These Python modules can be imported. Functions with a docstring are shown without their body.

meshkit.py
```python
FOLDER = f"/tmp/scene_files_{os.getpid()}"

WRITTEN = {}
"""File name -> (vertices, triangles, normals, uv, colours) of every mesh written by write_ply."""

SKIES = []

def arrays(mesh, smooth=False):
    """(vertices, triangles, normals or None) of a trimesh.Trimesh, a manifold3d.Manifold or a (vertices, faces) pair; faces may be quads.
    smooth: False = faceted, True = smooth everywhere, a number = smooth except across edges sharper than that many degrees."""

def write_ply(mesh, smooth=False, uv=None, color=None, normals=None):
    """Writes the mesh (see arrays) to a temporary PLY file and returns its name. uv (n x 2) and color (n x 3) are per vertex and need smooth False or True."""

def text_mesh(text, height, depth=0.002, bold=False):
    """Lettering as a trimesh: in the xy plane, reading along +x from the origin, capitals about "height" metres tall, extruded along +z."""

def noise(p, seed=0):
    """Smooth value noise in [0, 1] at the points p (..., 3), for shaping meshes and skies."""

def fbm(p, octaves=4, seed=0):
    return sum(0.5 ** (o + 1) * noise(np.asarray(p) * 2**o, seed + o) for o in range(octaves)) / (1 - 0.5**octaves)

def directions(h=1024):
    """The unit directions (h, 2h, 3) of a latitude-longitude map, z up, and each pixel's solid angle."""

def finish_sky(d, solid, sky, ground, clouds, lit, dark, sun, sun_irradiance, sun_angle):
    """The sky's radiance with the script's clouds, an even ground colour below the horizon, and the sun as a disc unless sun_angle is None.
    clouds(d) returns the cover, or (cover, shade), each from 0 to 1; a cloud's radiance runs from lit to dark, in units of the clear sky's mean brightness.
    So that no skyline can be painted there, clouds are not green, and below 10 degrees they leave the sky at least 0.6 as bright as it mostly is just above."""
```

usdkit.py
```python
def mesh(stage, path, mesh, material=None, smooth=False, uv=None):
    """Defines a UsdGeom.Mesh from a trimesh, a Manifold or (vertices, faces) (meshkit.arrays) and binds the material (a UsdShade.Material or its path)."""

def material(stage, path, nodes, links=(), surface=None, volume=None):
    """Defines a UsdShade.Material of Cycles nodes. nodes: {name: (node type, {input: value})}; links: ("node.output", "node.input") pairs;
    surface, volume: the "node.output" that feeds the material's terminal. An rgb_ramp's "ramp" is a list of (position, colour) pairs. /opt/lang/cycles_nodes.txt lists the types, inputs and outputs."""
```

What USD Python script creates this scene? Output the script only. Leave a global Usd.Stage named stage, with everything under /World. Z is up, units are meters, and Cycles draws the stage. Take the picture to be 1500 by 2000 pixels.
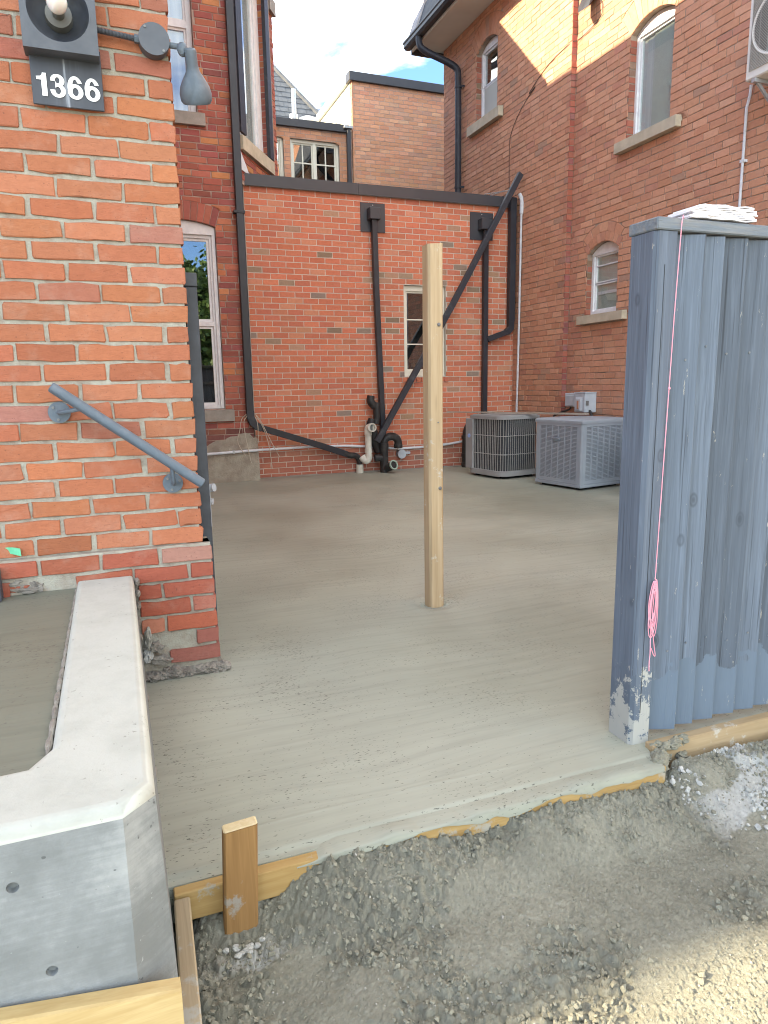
import math, random
import numpy as np, trimesh, manifold3d, shapely
from shapely.geometry import Polygon, box as sbox
from shapely.ops import unary_union
import shapely.affinity
import usdkit, meshkit
from pxr import Usd, UsdGeom, UsdLux, UsdShade, Gf, Sdf, Vt

stage = Usd.Stage.CreateInMemory()
UsdGeom.Xform.Define(stage, '/World')
UsdGeom.Scope.Define(stage, '/World/Looks')
rad = math.radians

# ------------------------------------------------------------------ camera, sky, sun, exposure
CR = np.array([0.9334848, -0.35826308, -0.01592757])
CU = np.array([0.0799978, 0.16473516, 0.98308834])
CF = np.array([0.34958042, 0.9189722, -0.18243802])
EYE = np.array([0, 0, 1.3]); FPX = 1350.99
cam = UsdGeom.Camera.Define(stage, '/World/camera')
cam.CreateHorizontalApertureAttr(36.0); cam.CreateVerticalApertureAttr(48.0)
cam.CreateFocalLengthAttr(36.0 * FPX / 1500)
cam.CreateClippingRangeAttr(Gf.Vec2f(0.05, 2000))
M = Gf.Matrix4d(*CR, 0, *CU, 0, *(-CF), 0, *EYE, 1)
cam.AddTransformOp().Set(M)
cam.CreateExposureAttr(2.58)

SUN = np.array([-1.976, 0.201, 1.0]); SUN /= np.linalg.norm(SUN)
sun = UsdLux.DistantLight.Define(stage, '/World/sun')
sun.CreateIntensityAttr(0.82); sun.CreateNormalizeAttr(True); sun.CreateAngleAttr(0.55)
sun.CreateColorAttr(Gf.Vec3f(1.0, 0.83, 0.56))
zx = SUN; xx = np.cross([0, 0, 1], zx); xx /= np.linalg.norm(xx); yy = np.cross(zx, xx)
sun.AddTransformOp().Set(Gf.Matrix4d(*xx, 0, *yy, 0, *zx, 0, 0, 0, 30, 1))
sky = UsdLux.DomeLight.Define(stage, '/World/sky')
sky.CreateIntensityAttr(1.0)
SKY_CLOUD = 6.5
usdkit.material(stage, '/World/Looks/sky_air', {
    "tc": ("texture_coordinate", {}),
    "st": ("sky_texture", {"sky_type": "single_scattering", "sun_disc": False, "sun_elevation": math.asin(SUN[2]),
                           "sun_rotation": math.atan2(SUN[0], SUN[1]), "air_density": 1.0, "aerosol_density": 0.8}),
    "mp": ("mapping", {"scale": (2.2, 2.2, 4.5), "location": (2.7, 0.4, 0.2)}),
    "n1": ("noise_texture", {"scale": 1.15, "detail": 9, "roughness": 0.56, "distortion": 0.35}),
    "r1": ("rgb_ramp", {"ramp": [(0, (0, 0, 0)), (0.45, (0, 0, 0)), (0.56, (0.95, 0.95, 0.95)), (1, (1, 1, 1))]}),
    "n2": ("noise_texture", {"scale": 3.2, "detail": 5, "roughness": 0.5}),
    "r2": ("rgb_ramp", {"ramp": [(0, (0.725 * SKY_CLOUD, 0.755 * SKY_CLOUD, 0.70 * SKY_CLOUD)), (1, (0.965 * SKY_CLOUD, 1.0 * SKY_CLOUD, 0.92 * SKY_CLOUD))]}),
    "sc": ("mix", {"mix_type": "multiply", "fac": 1.0, "color2": (0.40, 0.52, 0.72)}),
    "mx": ("mix", {}),
    "bg": ("background_shader", {"strength": 0.13}),
}, [("tc.generated", "mp.vector"), ("mp.vector", "n1.vector"), ("n1.fac", "r1.fac"), ("tc.generated", "n2.vector"), ("n2.fac", "r2.fac"),
    ("r1.color", "mx.fac"), ("st.color", "sc.color1"), ("sc.color", "mx.color1"), ("r2.color", "mx.color2"), ("mx.color", "bg.color")], surface="bg.background")
UsdShade.MaterialBindingAPI.Apply(sky.GetPrim()).Bind(UsdShade.Material.Get(stage, '/World/Looks/sky_air'))
sky.GetPrim().SetCustomDataByKey('kind', 'structure')

# ------------------------------------------------------------------ helpers
used, base_of = {}, {}
def num(parent, name):
    k = (parent, name); used[k] = used.get(k, -1) + 1
    return f'{parent}/{name}' + (f'_{used[k]:03d}' if used[k] else '')
def keys(prim, **k):
    for a, b in k.items():
        if b: prim.SetCustomDataByKey(a, b)
def thing(name, label, cat, loc=(0, 0, 0), group=None):
    p = num('/World', name)
    x = UsdGeom.Xform.Define(stage, p); x.AddTranslateOp().Set(Gf.Vec3d(*map(float, loc)))
    base_of[p] = np.array(loc, float)
    keys(x.GetPrim(), label=label, category=cat, group=group)
    return p
def obj(name, mesh, mat, parent='/World', smooth=False, tint=None, **k):
    p = num(parent, name)
    v, f, n = meshkit.arrays(mesh, smooth)
    root = '/'.join(p.split('/')[:3])
    v = v - base_of.get(root, 0)
    m = UsdGeom.Mesh.Define(stage, p)
    m.CreatePointsAttr(Vt.Vec3fArray.FromNumpy(v.astype(np.float32)))
    m.CreateFaceVertexCountsAttr(Vt.IntArray.FromNumpy(np.full(len(f), 3, np.int32)))
    m.CreateFaceVertexIndicesAttr(Vt.IntArray.FromNumpy(f.astype(np.int32).ravel()))
    m.CreateSubdivisionSchemeAttr('none')
    if n is not None:
        m.CreateNormalsAttr(Vt.Vec3fArray.FromNumpy(n.astype(np.float32))); m.SetNormalsInterpolation('vertex')
    if tint is not None:
        t = np.asarray(tint, np.float32)
        if t.ndim == 1: t = np.tile(t, (len(v), 1))
        UsdGeom.PrimvarsAPI(m).CreatePrimvar('tint', Sdf.ValueTypeNames.Color3fArray, 'vertex').Set(Vt.Vec3fArray.FromNumpy(t))
    UsdShade.MaterialBindingAPI.Apply(m.GetPrim()).Bind(UsdShade.Material.Get(stage, '/World/Looks/' + mat))
    keys(m.GetPrim(), **k)
    return p
def cat(ms): return trimesh.util.concatenate(ms)
def hull(pts):
    return trimesh.convex.convex_hull(np.asarray(pts, float))
def bx(x0, x1, y0, y1, z0, z1, c=0.0):
    """box with edges chamfered by c"""
    if c <= 0:
        m = trimesh.creation.box((x1 - x0, y1 - y0, z1 - z0)); m.apply_translation(((x0 + x1) / 2, (y0 + y1) / 2, (z0 + z1) / 2)); return m
    P = []
    for a, A in ((x0, c), (x1, -c)):
        for b, B in ((y0, c), (y1, -c)):
            for d, D in ((z0, c), (z1, -c)):
                P += [(a, b + B, d + D), (a + A, b, d + D), (a + A, b + B, d)]
    return hull(P)
def frame_of(d):
    d = np.asarray(d, float); d = d / np.linalg.norm(d)
    a = np.cross(d, [0, 0, 1.0])
    if np.linalg.norm(a) < 1e-3: a = np.array([1.0, 0, 0])
    a /= np.linalg.norm(a)
    return d, a, np.cross(a, d)
def cyl(p0, p1, r, r1=None, n=16):
    p0, p1 = np.array(p0, float), np.array(p1, float); d, a, b = frame_of(p1 - p0)
    t = np.linspace(0, 2 * np.pi, n, endpoint=False); ring = np.cos(t)[:, None] * a + np.sin(t)[:, None] * b
    v = np.vstack([p0 + ring * r, p1 + ring * (r if r1 is None else r1), [p0], [p1]])
    f = []
    for i in range(n):
        j = (i + 1) % n
        f += [[i, n + i, j], [j, n + i, n + j], [2 * n, i, j], [2 * n + 1, n + j, n + i]]
    m = trimesh.Trimesh(v, f, process=False); m.fix_normals(); return m
def tube(pts, r, n=10, sub=0):
    P = np.array(pts, float); P = np.c_[P, np.broadcast_to(r, (len(P),))]
    for _ in range(sub):     # corner cutting
        Q = [P[0]]
        for i in range(len(P) - 1):
            Q += [P[i] * .75 + P[i + 1] * .25, P[i] * .25 + P[i + 1] * .75]
        P = np.array(Q + [P[-1]])
    P, r = P[:, :3], P[:, 3]
    T = np.gradient(P, axis=0); T /= np.linalg.norm(T, axis=1, keepdims=True) + 1e-12
    _, a, _ = frame_of(T[0]); V = []
    rr = np.broadcast_to(r, (len(P),))
    t = np.linspace(0, 2 * np.pi, n, endpoint=False)
    for i in range(len(P)):
        a = a - T[i] * (a @ T[i]); a /= np.linalg.norm(a) + 1e-12; b = np.cross(T[i], a)
        V.append(P[i] + rr[i] * (np.cos(t)[:, None] * a + np.sin(t)[:, None] * b))
    V = np.vstack(V + [P[:1], P[-1:]]); F = []; k = len(P)
    for i in range(k - 1):
        for j in range(n):
            q = (j + 1) % n
            F += [[i * n + j, i * n + q, (i + 1) * n + j], [i * n + q, (i + 1) * n + q, (i + 1) * n + j]]
    for j in range(n):
        q = (j + 1) % n
        F += [[k * n, q, j], [k * n + 1, (k - 1) * n + j, (k - 1) * n + q]]
    m = trimesh.Trimesh(V, F, process=False); return m
def rtube(pts, w, d, up=(0, -1, 0), c=0.006):
    """rectangular tube (downspout) along a polyline; w across, d along 'up'"""
    P = np.array(pts, float); up = np.array(up, float); ms = []
    k = len(P)
    def ring(p, t):
        s = np.cross(t, up); s /= np.linalg.norm(s); u = np.cross(s, t)
        return [p + s * a + u * b for a, b in ((w/2 - c, d/2), (w/2, d/2 - c), (w/2, -d/2 + c), (w/2 - c, -d/2), (-w/2 + c, -d/2), (-w/2, -d/2 + c), (-w/2, d/2 - c), (-w/2 + c, d/2))]
    T = []
    for i in range(k):
        t0 = P[i] - P[i-1] if i else P[1] - P[0]; t1 = P[i+1] - P[i] if i < k-1 else t0
        t = t0 / np.linalg.norm(t0) + t1 / np.linalg.norm(t1); T.append(t / np.linalg.norm(t))
    V = np.array([r for i in range(k) for r in ring(P[i], T[i])]); F = []
    for i in range(k - 1):
        for j in range(8):
            q = (j + 1) % 8
            F += [[i*8+j, (i+1)*8+j, i*8+q], [i*8+q, (i+1)*8+j, (i+1)*8+q]]
    for j in range(1, 7): F += [[0, j, j+1], [(k-1)*8, (k-1)*8+j+1, (k-1)*8+j]]
    m = trimesh.Trimesh(V, F, process=False); m.fix_normals(); return m
def lathe(prof, p0, axis, n=24):
    """prof: (r, h) pairs along axis from p0"""
    d, a, b = frame_of(axis); p0 = np.array(p0, float); t = np.linspace(0, 2*np.pi, n, endpoint=False)
    V = np.vstack([p0 + d*h + r*(np.cos(t)[:, None]*a + np.sin(t)[:, None]*b) for r, h in prof]); F = []
    for i in range(len(prof)-1):
        for j in range(n):
            q = (j+1) % n
            F += [[i*n+j, (i+1)*n+j, i*n+q], [i*n+q, (i+1)*n+j, (i+1)*n+q]]
    return trimesh.Trimesh(V, F, process=False)
def extr(poly, O, U, V, W, h):
    """shapely polygon in (u,v), extruded by h along W from O"""
    ps = getattr(poly, 'geoms', [poly]); ms = []
    for p in ps:
        if p.is_empty or p.area < 1e-9: continue
        m = trimesh.creation.extrude_polygon(p, h, engine='earcut'); ms.append(m)
    m = cat(ms); v = np.array(m.vertices)
    m.vertices = np.asarray(O, float) + v[:, :1]*np.asarray(U, float) + v[:, 1:2]*np.asarray(V, float) + v[:, 2:]*np.asarray(W, float)
    if np.dot(np.cross(U, V), W) < 0: m.invert()
    return m
def rotz(m, a, c):
    m.apply_transform(trimesh.transformations.rotation_matrix(a, [0, 0, 1], c)); return m
def project(P):
    q = np.asarray(P, float) - EYE; d = q @ CF
    return 750 + FPX*(q @ CR)/np.maximum(d, 1e-6), 1000 - FPX*(q @ CU)/np.maximum(d, 1e-6), d

# ------------------------------------------------------------------ materials
def mat(name, nodes, links, surface='p.BSDF'): usdkit.material(stage, '/World/Looks/' + name, nodes, links, surface=surface)
def pm(name, c1, c2=None, scale=6, rough=0.6, bump=0.0, bscale=80, metallic=0, spec=0.5, stretch=(1, 1, 1), lo=0.35, hi=0.65, detail=6, bdist=0.01, coat=0):
    c2 = c2 or tuple(x*0.8 for x in c1)
    n = {"g": ("geometry", {}), "m": ("mapping", {"scale": stretch}), "n": ("noise_texture", {"scale": scale, "detail": detail, "roughness": 0.6}),
         "r": ("rgb_ramp", {"ramp": [(0, c1), (lo, c1), (hi, c2), (1, c2)]}),
         "b": ("noise_texture", {"scale": bscale, "detail": 5, "roughness": 0.6}),
         "u": ("bump", {"strength": bump, "distance": bdist}),
         "p": ("principled_bsdf", {"roughness": rough, "metallic": metallic, "specular_ior_level": spec, "coat_weight": coat})}
    l = [("g.position", "m.vector"), ("m.vector", "n.vector"), ("m.vector", "b.vector"), ("n.fac", "r.fac"), ("r.color", "p.base_color")]
    if bump: l += [("b.fac", "u.height"), ("u.normal", "p.normal")]
    mat(name, n, l)
def brickmat(name, bump=0.5, bscale=60, rough=0.85, spots=0.5, dust=(0.5, 0.4, 0.33), dustamt=0.25, bdist=0.004, dscale=9):
    mat(name, {"g": ("geometry", {}), "a": ("attribute", {"attribute": "tint"}),
        "n": ("noise_texture", {"scale": bscale*0.45, "detail": 7, "roughness": 0.65}),
        "r": ("rgb_ramp", {"ramp": [(0, (0.80, 0.79, 0.79)), (0.35, (0.92, 0.91, 0.91)), (0.6, (1.04, 1.04, 1.04)), (1, (1.16, 1.16, 1.16))]}),
        "mu": ("mix", {"mix_type": "multiply", "fac": 0.9}),
        "d": ("noise_texture", {"scale": dscale, "detail": 8, "roughness": 0.7}),
        "dr": ("rgb_ramp", {"ramp": [(0, (0, 0, 0)), (0.52, (0, 0, 0)), (0.75, (dustamt,)*3), (1, (dustamt*1.6,)*3)]}),
        "dm": ("mix", {"color2": dust}),
        "s": ("noise_texture", {"scale": bscale*1.15, "detail": 2, "roughness": 0.5}),
        "sr": ("rgb_ramp", {"ramp": [(0, (spots*0.8,)*3), (0.29, (spots*0.6,)*3), (0.335, (0, 0, 0)), (1, (0, 0, 0))]}),
        "sm": ("mix", {"color2": (0.07, 0.035, 0.03)}),
        "mb": ("mapping", {"scale": (0.4, 0.4, 1.0)}), "b": ("noise_texture", {"scale": bscale, "detail": 8, "roughness": 0.75}),
        "u": ("bump", {"strength": bump, "distance": bdist}),
        "p": ("principled_bsdf", {"roughness": rough, "specular_ior_level": 0.25})},
        [("g.position", "n.vector"), ("g.position", "d.vector"), ("g.position", "s.vector"), ("g.position", "mb.vector"), ("mb.vector", "b.vector"),
         ("n.fac", "r.fac"), ("a.color", "mu.color1"), ("r.color", "mu.color2"), ("d.fac", "dr.fac"), ("dr.color", "dm.fac"), ("mu.color", "dm.color1"),
         ("s.fac", "sr.fac"), ("sr.color", "sm.fac"), ("dm.color", "sm.color1"), ("sm.color", "p.base_color"), ("b.fac", "u.height"), ("u.normal", "p.normal")])
def woodmat(name, c1, c2, axis=2, grain=(60, 60, 3), rough=0.75, knot=0.3, smear=None, smear_hi=0.6, bump=0.35):
    """long grain along one axis, knots, optional cement smears"""
    n = {"g": ("geometry", {}), "m": ("mapping", {"scale": grain}), "n": ("noise_texture", {"scale": 1.0, "detail": 6, "roughness": 0.6, "distortion": 0.6}),
         "r": ("rgb_ramp", {"ramp": [(0, c2), (0.3, c2), (0.5, tuple((a+b)/2 for a, b in zip(c1, c2))), (0.68, c1), (1, c1)]}),
         "m2": ("mapping", {"scale": tuple(max(1, x/8) for x in grain)}),
         "k": ("voronoi_texture", {"scale": 1.3, "randomness": 1.0}),
         "kr": ("rgb_ramp", {"ramp": [(0, (knot*1.5,)*3), (0.06, (knot,)*3), (0.13, (0, 0, 0)), (1, (0, 0, 0))]}),
         "km": ("mix", {"color2": tuple(x*0.35 for x in c2)}),
         "s": ("noise_texture", {"scale": 7, "detail": 8, "roughness": 0.7}),
         "sr": ("rgb_ramp", {"ramp": [(0, (0, 0, 0)), (smear_hi, (0, 0, 0)), (smear_hi+0.05, (0.85,)*3), (1, (0.95,)*3)]}),
         "sm": ("mix", {"color2": smear or (0.3, 0.3, 0.28)}),
         "u": ("bump", {"strength": bump, "distance": 0.003}),
         "p": ("principled_bsdf", {"roughness": rough, "specular_ior_level": 0.3})}
    l = [("g.position", "m.vector"), ("m.vector", "n.vector"), ("n.fac", "r.fac"), ("g.position", "m2.vector"), ("m2.vector", "k.vector"), ("k.distance", "kr.fac"),
         ("kr.color", "km.fac"), ("r.color", "km.color1"), ("g.position", "s.vector"), ("n.fac", "u.height"), ("u.normal", "p.normal")]
    if smear: l += [("s.fac", "sr.fac"), ("sr.color", "sm.fac"), ("km.color", "sm.color1"), ("sm.color", "p.base_color")]
    else: l += [("km.color", "p.base_color")]
    mat(name, n, l)
def glassmat(name, r0=0.08, tintc=(0.9, 0.93, 0.92), rough=0.0):
    """thin pane: clear, with a mirror reflection that grows towards grazing angles"""
    mat(name, {"f": ("layer_weight", {"blend": 0.5}), "w": ("math", {"math_type": "power", "value2": 4.0}), "k": ("math", {"math_type": "multiply_add", "value2": 1.0 - r0, "value3": r0}),
        "t": ("transparent_bsdf", {"color": tintc}), "g": ("glossy_bsdf", {"color": (1, 1, 1), "roughness": rough}), "x": ("mix_closure", {})},
        [("f.facing", "w.value1"), ("w.value", "k.value1"), ("k.value", "x.fac"), ("t.BSDF", "x.closure1"), ("g.BSDF", "x.closure2")], surface='x.closure')

brickmat('old_brick_near', bump=1.0, bscale=95, spots=0.75, dustamt=0.28, dust=(0.46, 0.33, 0.26), dscale=7, bdist=0.005)
brickmat('old_brick', bump=0.5, bscale=55, spots=0.25, dustamt=0.3, dust=(0.5, 0.36, 0.28), dscale=3.5)
brickmat('dark_old_brick', bump=0.5, bscale=55, spots=0.4, dustamt=0.12, dust=(0.4, 0.22, 0.18), dscale=5)
brickmat('new_brick', bump=0.3, bscale=70, spots=0.2, dustamt=0.12, dust=(0.5, 0.36, 0.3), dscale=4)
pm('mortar', (0.36, 0.345, 0.29), (0.26, 0.215, 0.175), scale=17, rough=0.95, bump=1.0, bscale=130, spec=0.2, bdist=0.006, lo=0.4, hi=0.7)
pm('mortar_new', (0.56, 0.50, 0.43), (0.46, 0.41, 0.35), scale=8, rough=0.95, bump=0.4, bscale=150, spec=0.2)
pm('mortar_old', (0.36, 0.29, 0.23), (0.21, 0.155, 0.12), scale=7, rough=0.95, bump=0.5, bscale=120, spec=0.2)
pm('mortar_pinkish', (0.42, 0.34, 0.29), (0.28, 0.2, 0.17), scale=9, rough=0.95, bump=0.5, bscale=120, spec=0.2)
mat('far_brickwork', {"g": ("geometry", {}), "s": ("separate_xyz", {}), "a": ("math", {"math_type": "add"}), "c": ("combine_xyz", {}),
    "b": ("brick_texture", {"color1": (0.34, 0.12, 0.07), "color2": (0.44, 0.17, 0.10), "mortar": (0.4, 0.36, 0.31), "scale": 1.0, "brick_width": 0.23, "row_height": 0.0787, "mortar_size": 0.006, "bias": 0.0}),
    "u": ("bump", {"strength": 0.4, "distance": 0.006, "invert": True}), "p": ("principled_bsdf", {"roughness": 0.9, "specular_ior_level": 0.2})},
    [("g.position", "s.vector"), ("s.x", "a.value1"), ("s.y", "a.value2"), ("a.value", "c.x"), ("s.z", "c.y"), ("c.vector", "b.vector"), ("b.color", "p.base_color"), ("b.fac", "u.height"), ("u.normal", "p.normal")])
# fresh concrete slab: broom streaks, pits, damp patches
mat('fresh_concrete', {"g": ("geometry", {}),
    "n0": ("noise_texture", {"scale": 0.55, "detail": 5, "roughness": 0.55}),
    "r0": ("rgb_ramp", {"ramp": [(0, (0.180, 0.187, 0.15)), (0.36, (0.228, 0.236, 0.192)), (0.60, (0.312, 0.321, 0.27)), (1, (0.34, 0.349, 0.297))]}),
    "wn": ("noise_texture", {"scale": 0.8, "detail": 2, "roughness": 0.5}), "wv": ("vector_math", {"math_type": "multiply_add", "vector2": (0.0, 0.28, 0.0)}), "ms": ("mapping", {"scale": (1.3, 24, 1), "rotation": (0, 0, 0.06)}), "ns": ("noise_texture", {"scale": 1.0, "detail": 8, "roughness": 0.68, "distortion": 0.25}),
    "rs": ("rgb_ramp", {"ramp": [(0, (0.80, 0.80, 0.80)), (0.36, (0.90, 0.90, 0.90)), (0.5, (1, 1, 1)), (0.7, (1.06, 1.06, 1.06)), (1, (1.1, 1.1, 1.1))]}),
    "m1": ("mix", {"mix_type": "multiply", "fac": 1.0}),
    "mp": ("mapping", {"scale": (0.55, 1.25, 1), "rotation": (0, 0, 0.06)}),
    "np": ("noise_texture", {"scale": 110, "detail": 2.5, "roughness": 0.6}),
    "nq": ("noise_texture", {"scale": 2.3, "detail": 4, "roughness": 0.6}),
    "mm": ("math", {"math_type": "multiply_add", "value2": 0.34, "value3": -0.17}),
    "ad": ("math", {"math_type": "add"}),
    "rp": ("rgb_ramp", {"ramp": [(0, (1, 1, 1)), (0.30, (1, 1, 1)), (0.36, (0, 0, 0)), (1, (0, 0, 0))]}),
    "m2": ("mix", {"color2": (0.085, 0.085, 0.07)}),
    "nw": ("noise_texture", {"scale": 1.1, "detail": 3, "roughness": 0.5}),
    "rw": ("rgb_ramp", {"ramp": [(0, (0.46,)*3), (0.4, (0.5,)*3), (0.65, (0.68,)*3), (1, (0.75,)*3)]}),
    "pv": ("math", {"math_type": "multiply", "value2": 0.35}),
    "h1": ("math", {"math_type": "subtract"}),
    "u": ("bump", {"strength": 0.22, "distance": 0.008}),
    "p": ("principled_bsdf", {"specular_ior_level": 0.4})},
    [("g.position", "n0.vector"), ("n0.fac", "r0.fac"), ("g.position", "wn.vector"), ("wn.color", "wv.vector1"), ("g.position", "wv.vector3"), ("wv.vector", "ms.vector"), ("ms.vector", "ns.vector"), ("ns.fac", "rs.fac"), ("r0.color", "m1.color1"), ("rs.color", "m1.color2"),
     ("g.position", "mp.vector"), ("mp.vector", "np.vector"), ("g.position", "nq.vector"), ("nq.fac", "mm.value1"), ("np.fac", "ad.value1"), ("mm.value", "ad.value2"), ("ad.value", "rp.fac"),
     ("rp.color", "m2.fac"), ("m1.color", "m2.color1"), ("m2.color", "p.base_color"), ("g.position", "nw.vector"), ("nw.fac", "rw.fac"), ("rw.color", "p.roughness"),
     ("rp.color", "pv.value1"), ("ns.fac", "h1.value1"), ("pv.value", "h1.value2"), ("h1.value", "u.height"), ("u.normal", "p.normal")])
mat('wet_concrete', {"g": ("geometry", {}),
    "n0": ("noise_texture", {"scale": 0.55, "detail": 5, "roughness": 0.55}),
    "r0": ("rgb_ramp", {"ramp": [(0, (0.128, 0.134, 0.104)), (0.38, (0.142, 0.149, 0.116)), (0.62, (0.172, 0.181, 0.145)), (1, (0.19, 0.2, 0.16))]}),
    "wn": ("noise_texture", {"scale": 0.8, "detail": 2, "roughness": 0.5}), "wv": ("vector_math", {"math_type": "multiply_add", "vector2": (0.0, 0.28, 0.0)}), "ms": ("mapping", {"scale": (1.3, 24, 1), "rotation": (0, 0, 0.06)}), "ns": ("noise_texture", {"scale": 1.0, "detail": 8, "roughness": 0.68, "distortion": 0.25}),
    "rs": ("rgb_ramp", {"ramp": [(0, (0.80, 0.80, 0.80)), (0.36, (0.90, 0.90, 0.90)), (0.5, (1, 1, 1)), (0.7, (1.06, 1.06, 1.06)), (1, (1.1, 1.1, 1.1))]}),
    "m1": ("mix", {"mix_type": "multiply", "fac": 1.0}),
    "mp": ("mapping", {"scale": (0.55, 1.25, 1), "rotation": (0, 0, 0.06)}),
    "np": ("noise_texture", {"scale": 110, "detail": 2.5, "roughness": 0.6}),
    "nq": ("noise_texture", {"scale": 2.3, "detail": 4, "roughness": 0.6}),
    "mm": ("math", {"math_type": "multiply_add", "value2": 0.34, "value3": -0.17}),
    "ad": ("math", {"math_type": "add"}),
    "rp": ("rgb_ramp", {"ramp": [(0, (1, 1, 1)), (0.30, (1, 1, 1)), (0.36, (0, 0, 0)), (1, (0, 0, 0))]}),
    "m2": ("mix", {"color2": (0.085, 0.085, 0.07)}),
    "nw": ("noise_texture", {"scale": 1.1, "detail": 3, "roughness": 0.5}),
    "rw": ("rgb_ramp", {"ramp": [(0, (0.46,)*3), (0.4, (0.5,)*3), (0.65, (0.68,)*3), (1, (0.75,)*3)]}),
    "pv": ("math", {"math_type": "multiply", "value2": 0.35}),
    "h1": ("math", {"math_type": "subtract"}),
    "u": ("bump", {"strength": 0.22, "distance": 0.008}),
    "p": ("principled_bsdf", {"specular_ior_level": 0.4})},
    [("g.position", "n0.vector"), ("n0.fac", "r0.fac"), ("g.position", "wn.vector"), ("wn.color", "wv.vector1"), ("g.position", "wv.vector3"), ("wv.vector", "ms.vector"), ("ms.vector", "ns.vector"), ("ns.fac", "rs.fac"), ("r0.color", "m1.color1"), ("rs.color", "m1.color2"),
     ("g.position", "mp.vector"), ("mp.vector", "np.vector"), ("g.position", "nq.vector"), ("nq.fac", "mm.value1"), ("np.fac", "ad.value1"), ("mm.value", "ad.value2"), ("ad.value", "rp.fac"),
     ("rp.color", "m2.fac"), ("m1.color", "m2.color1"), ("m2.color", "p.base_color"), ("g.position", "nw.vector"), ("nw.fac", "rw.fac"), ("rw.color", "p.roughness"),
     ("rp.color", "pv.value1"), ("ns.fac", "h1.value1"), ("pv.value", "h1.value2"), ("h1.value", "u.height"), ("u.normal", "p.normal")])
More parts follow.
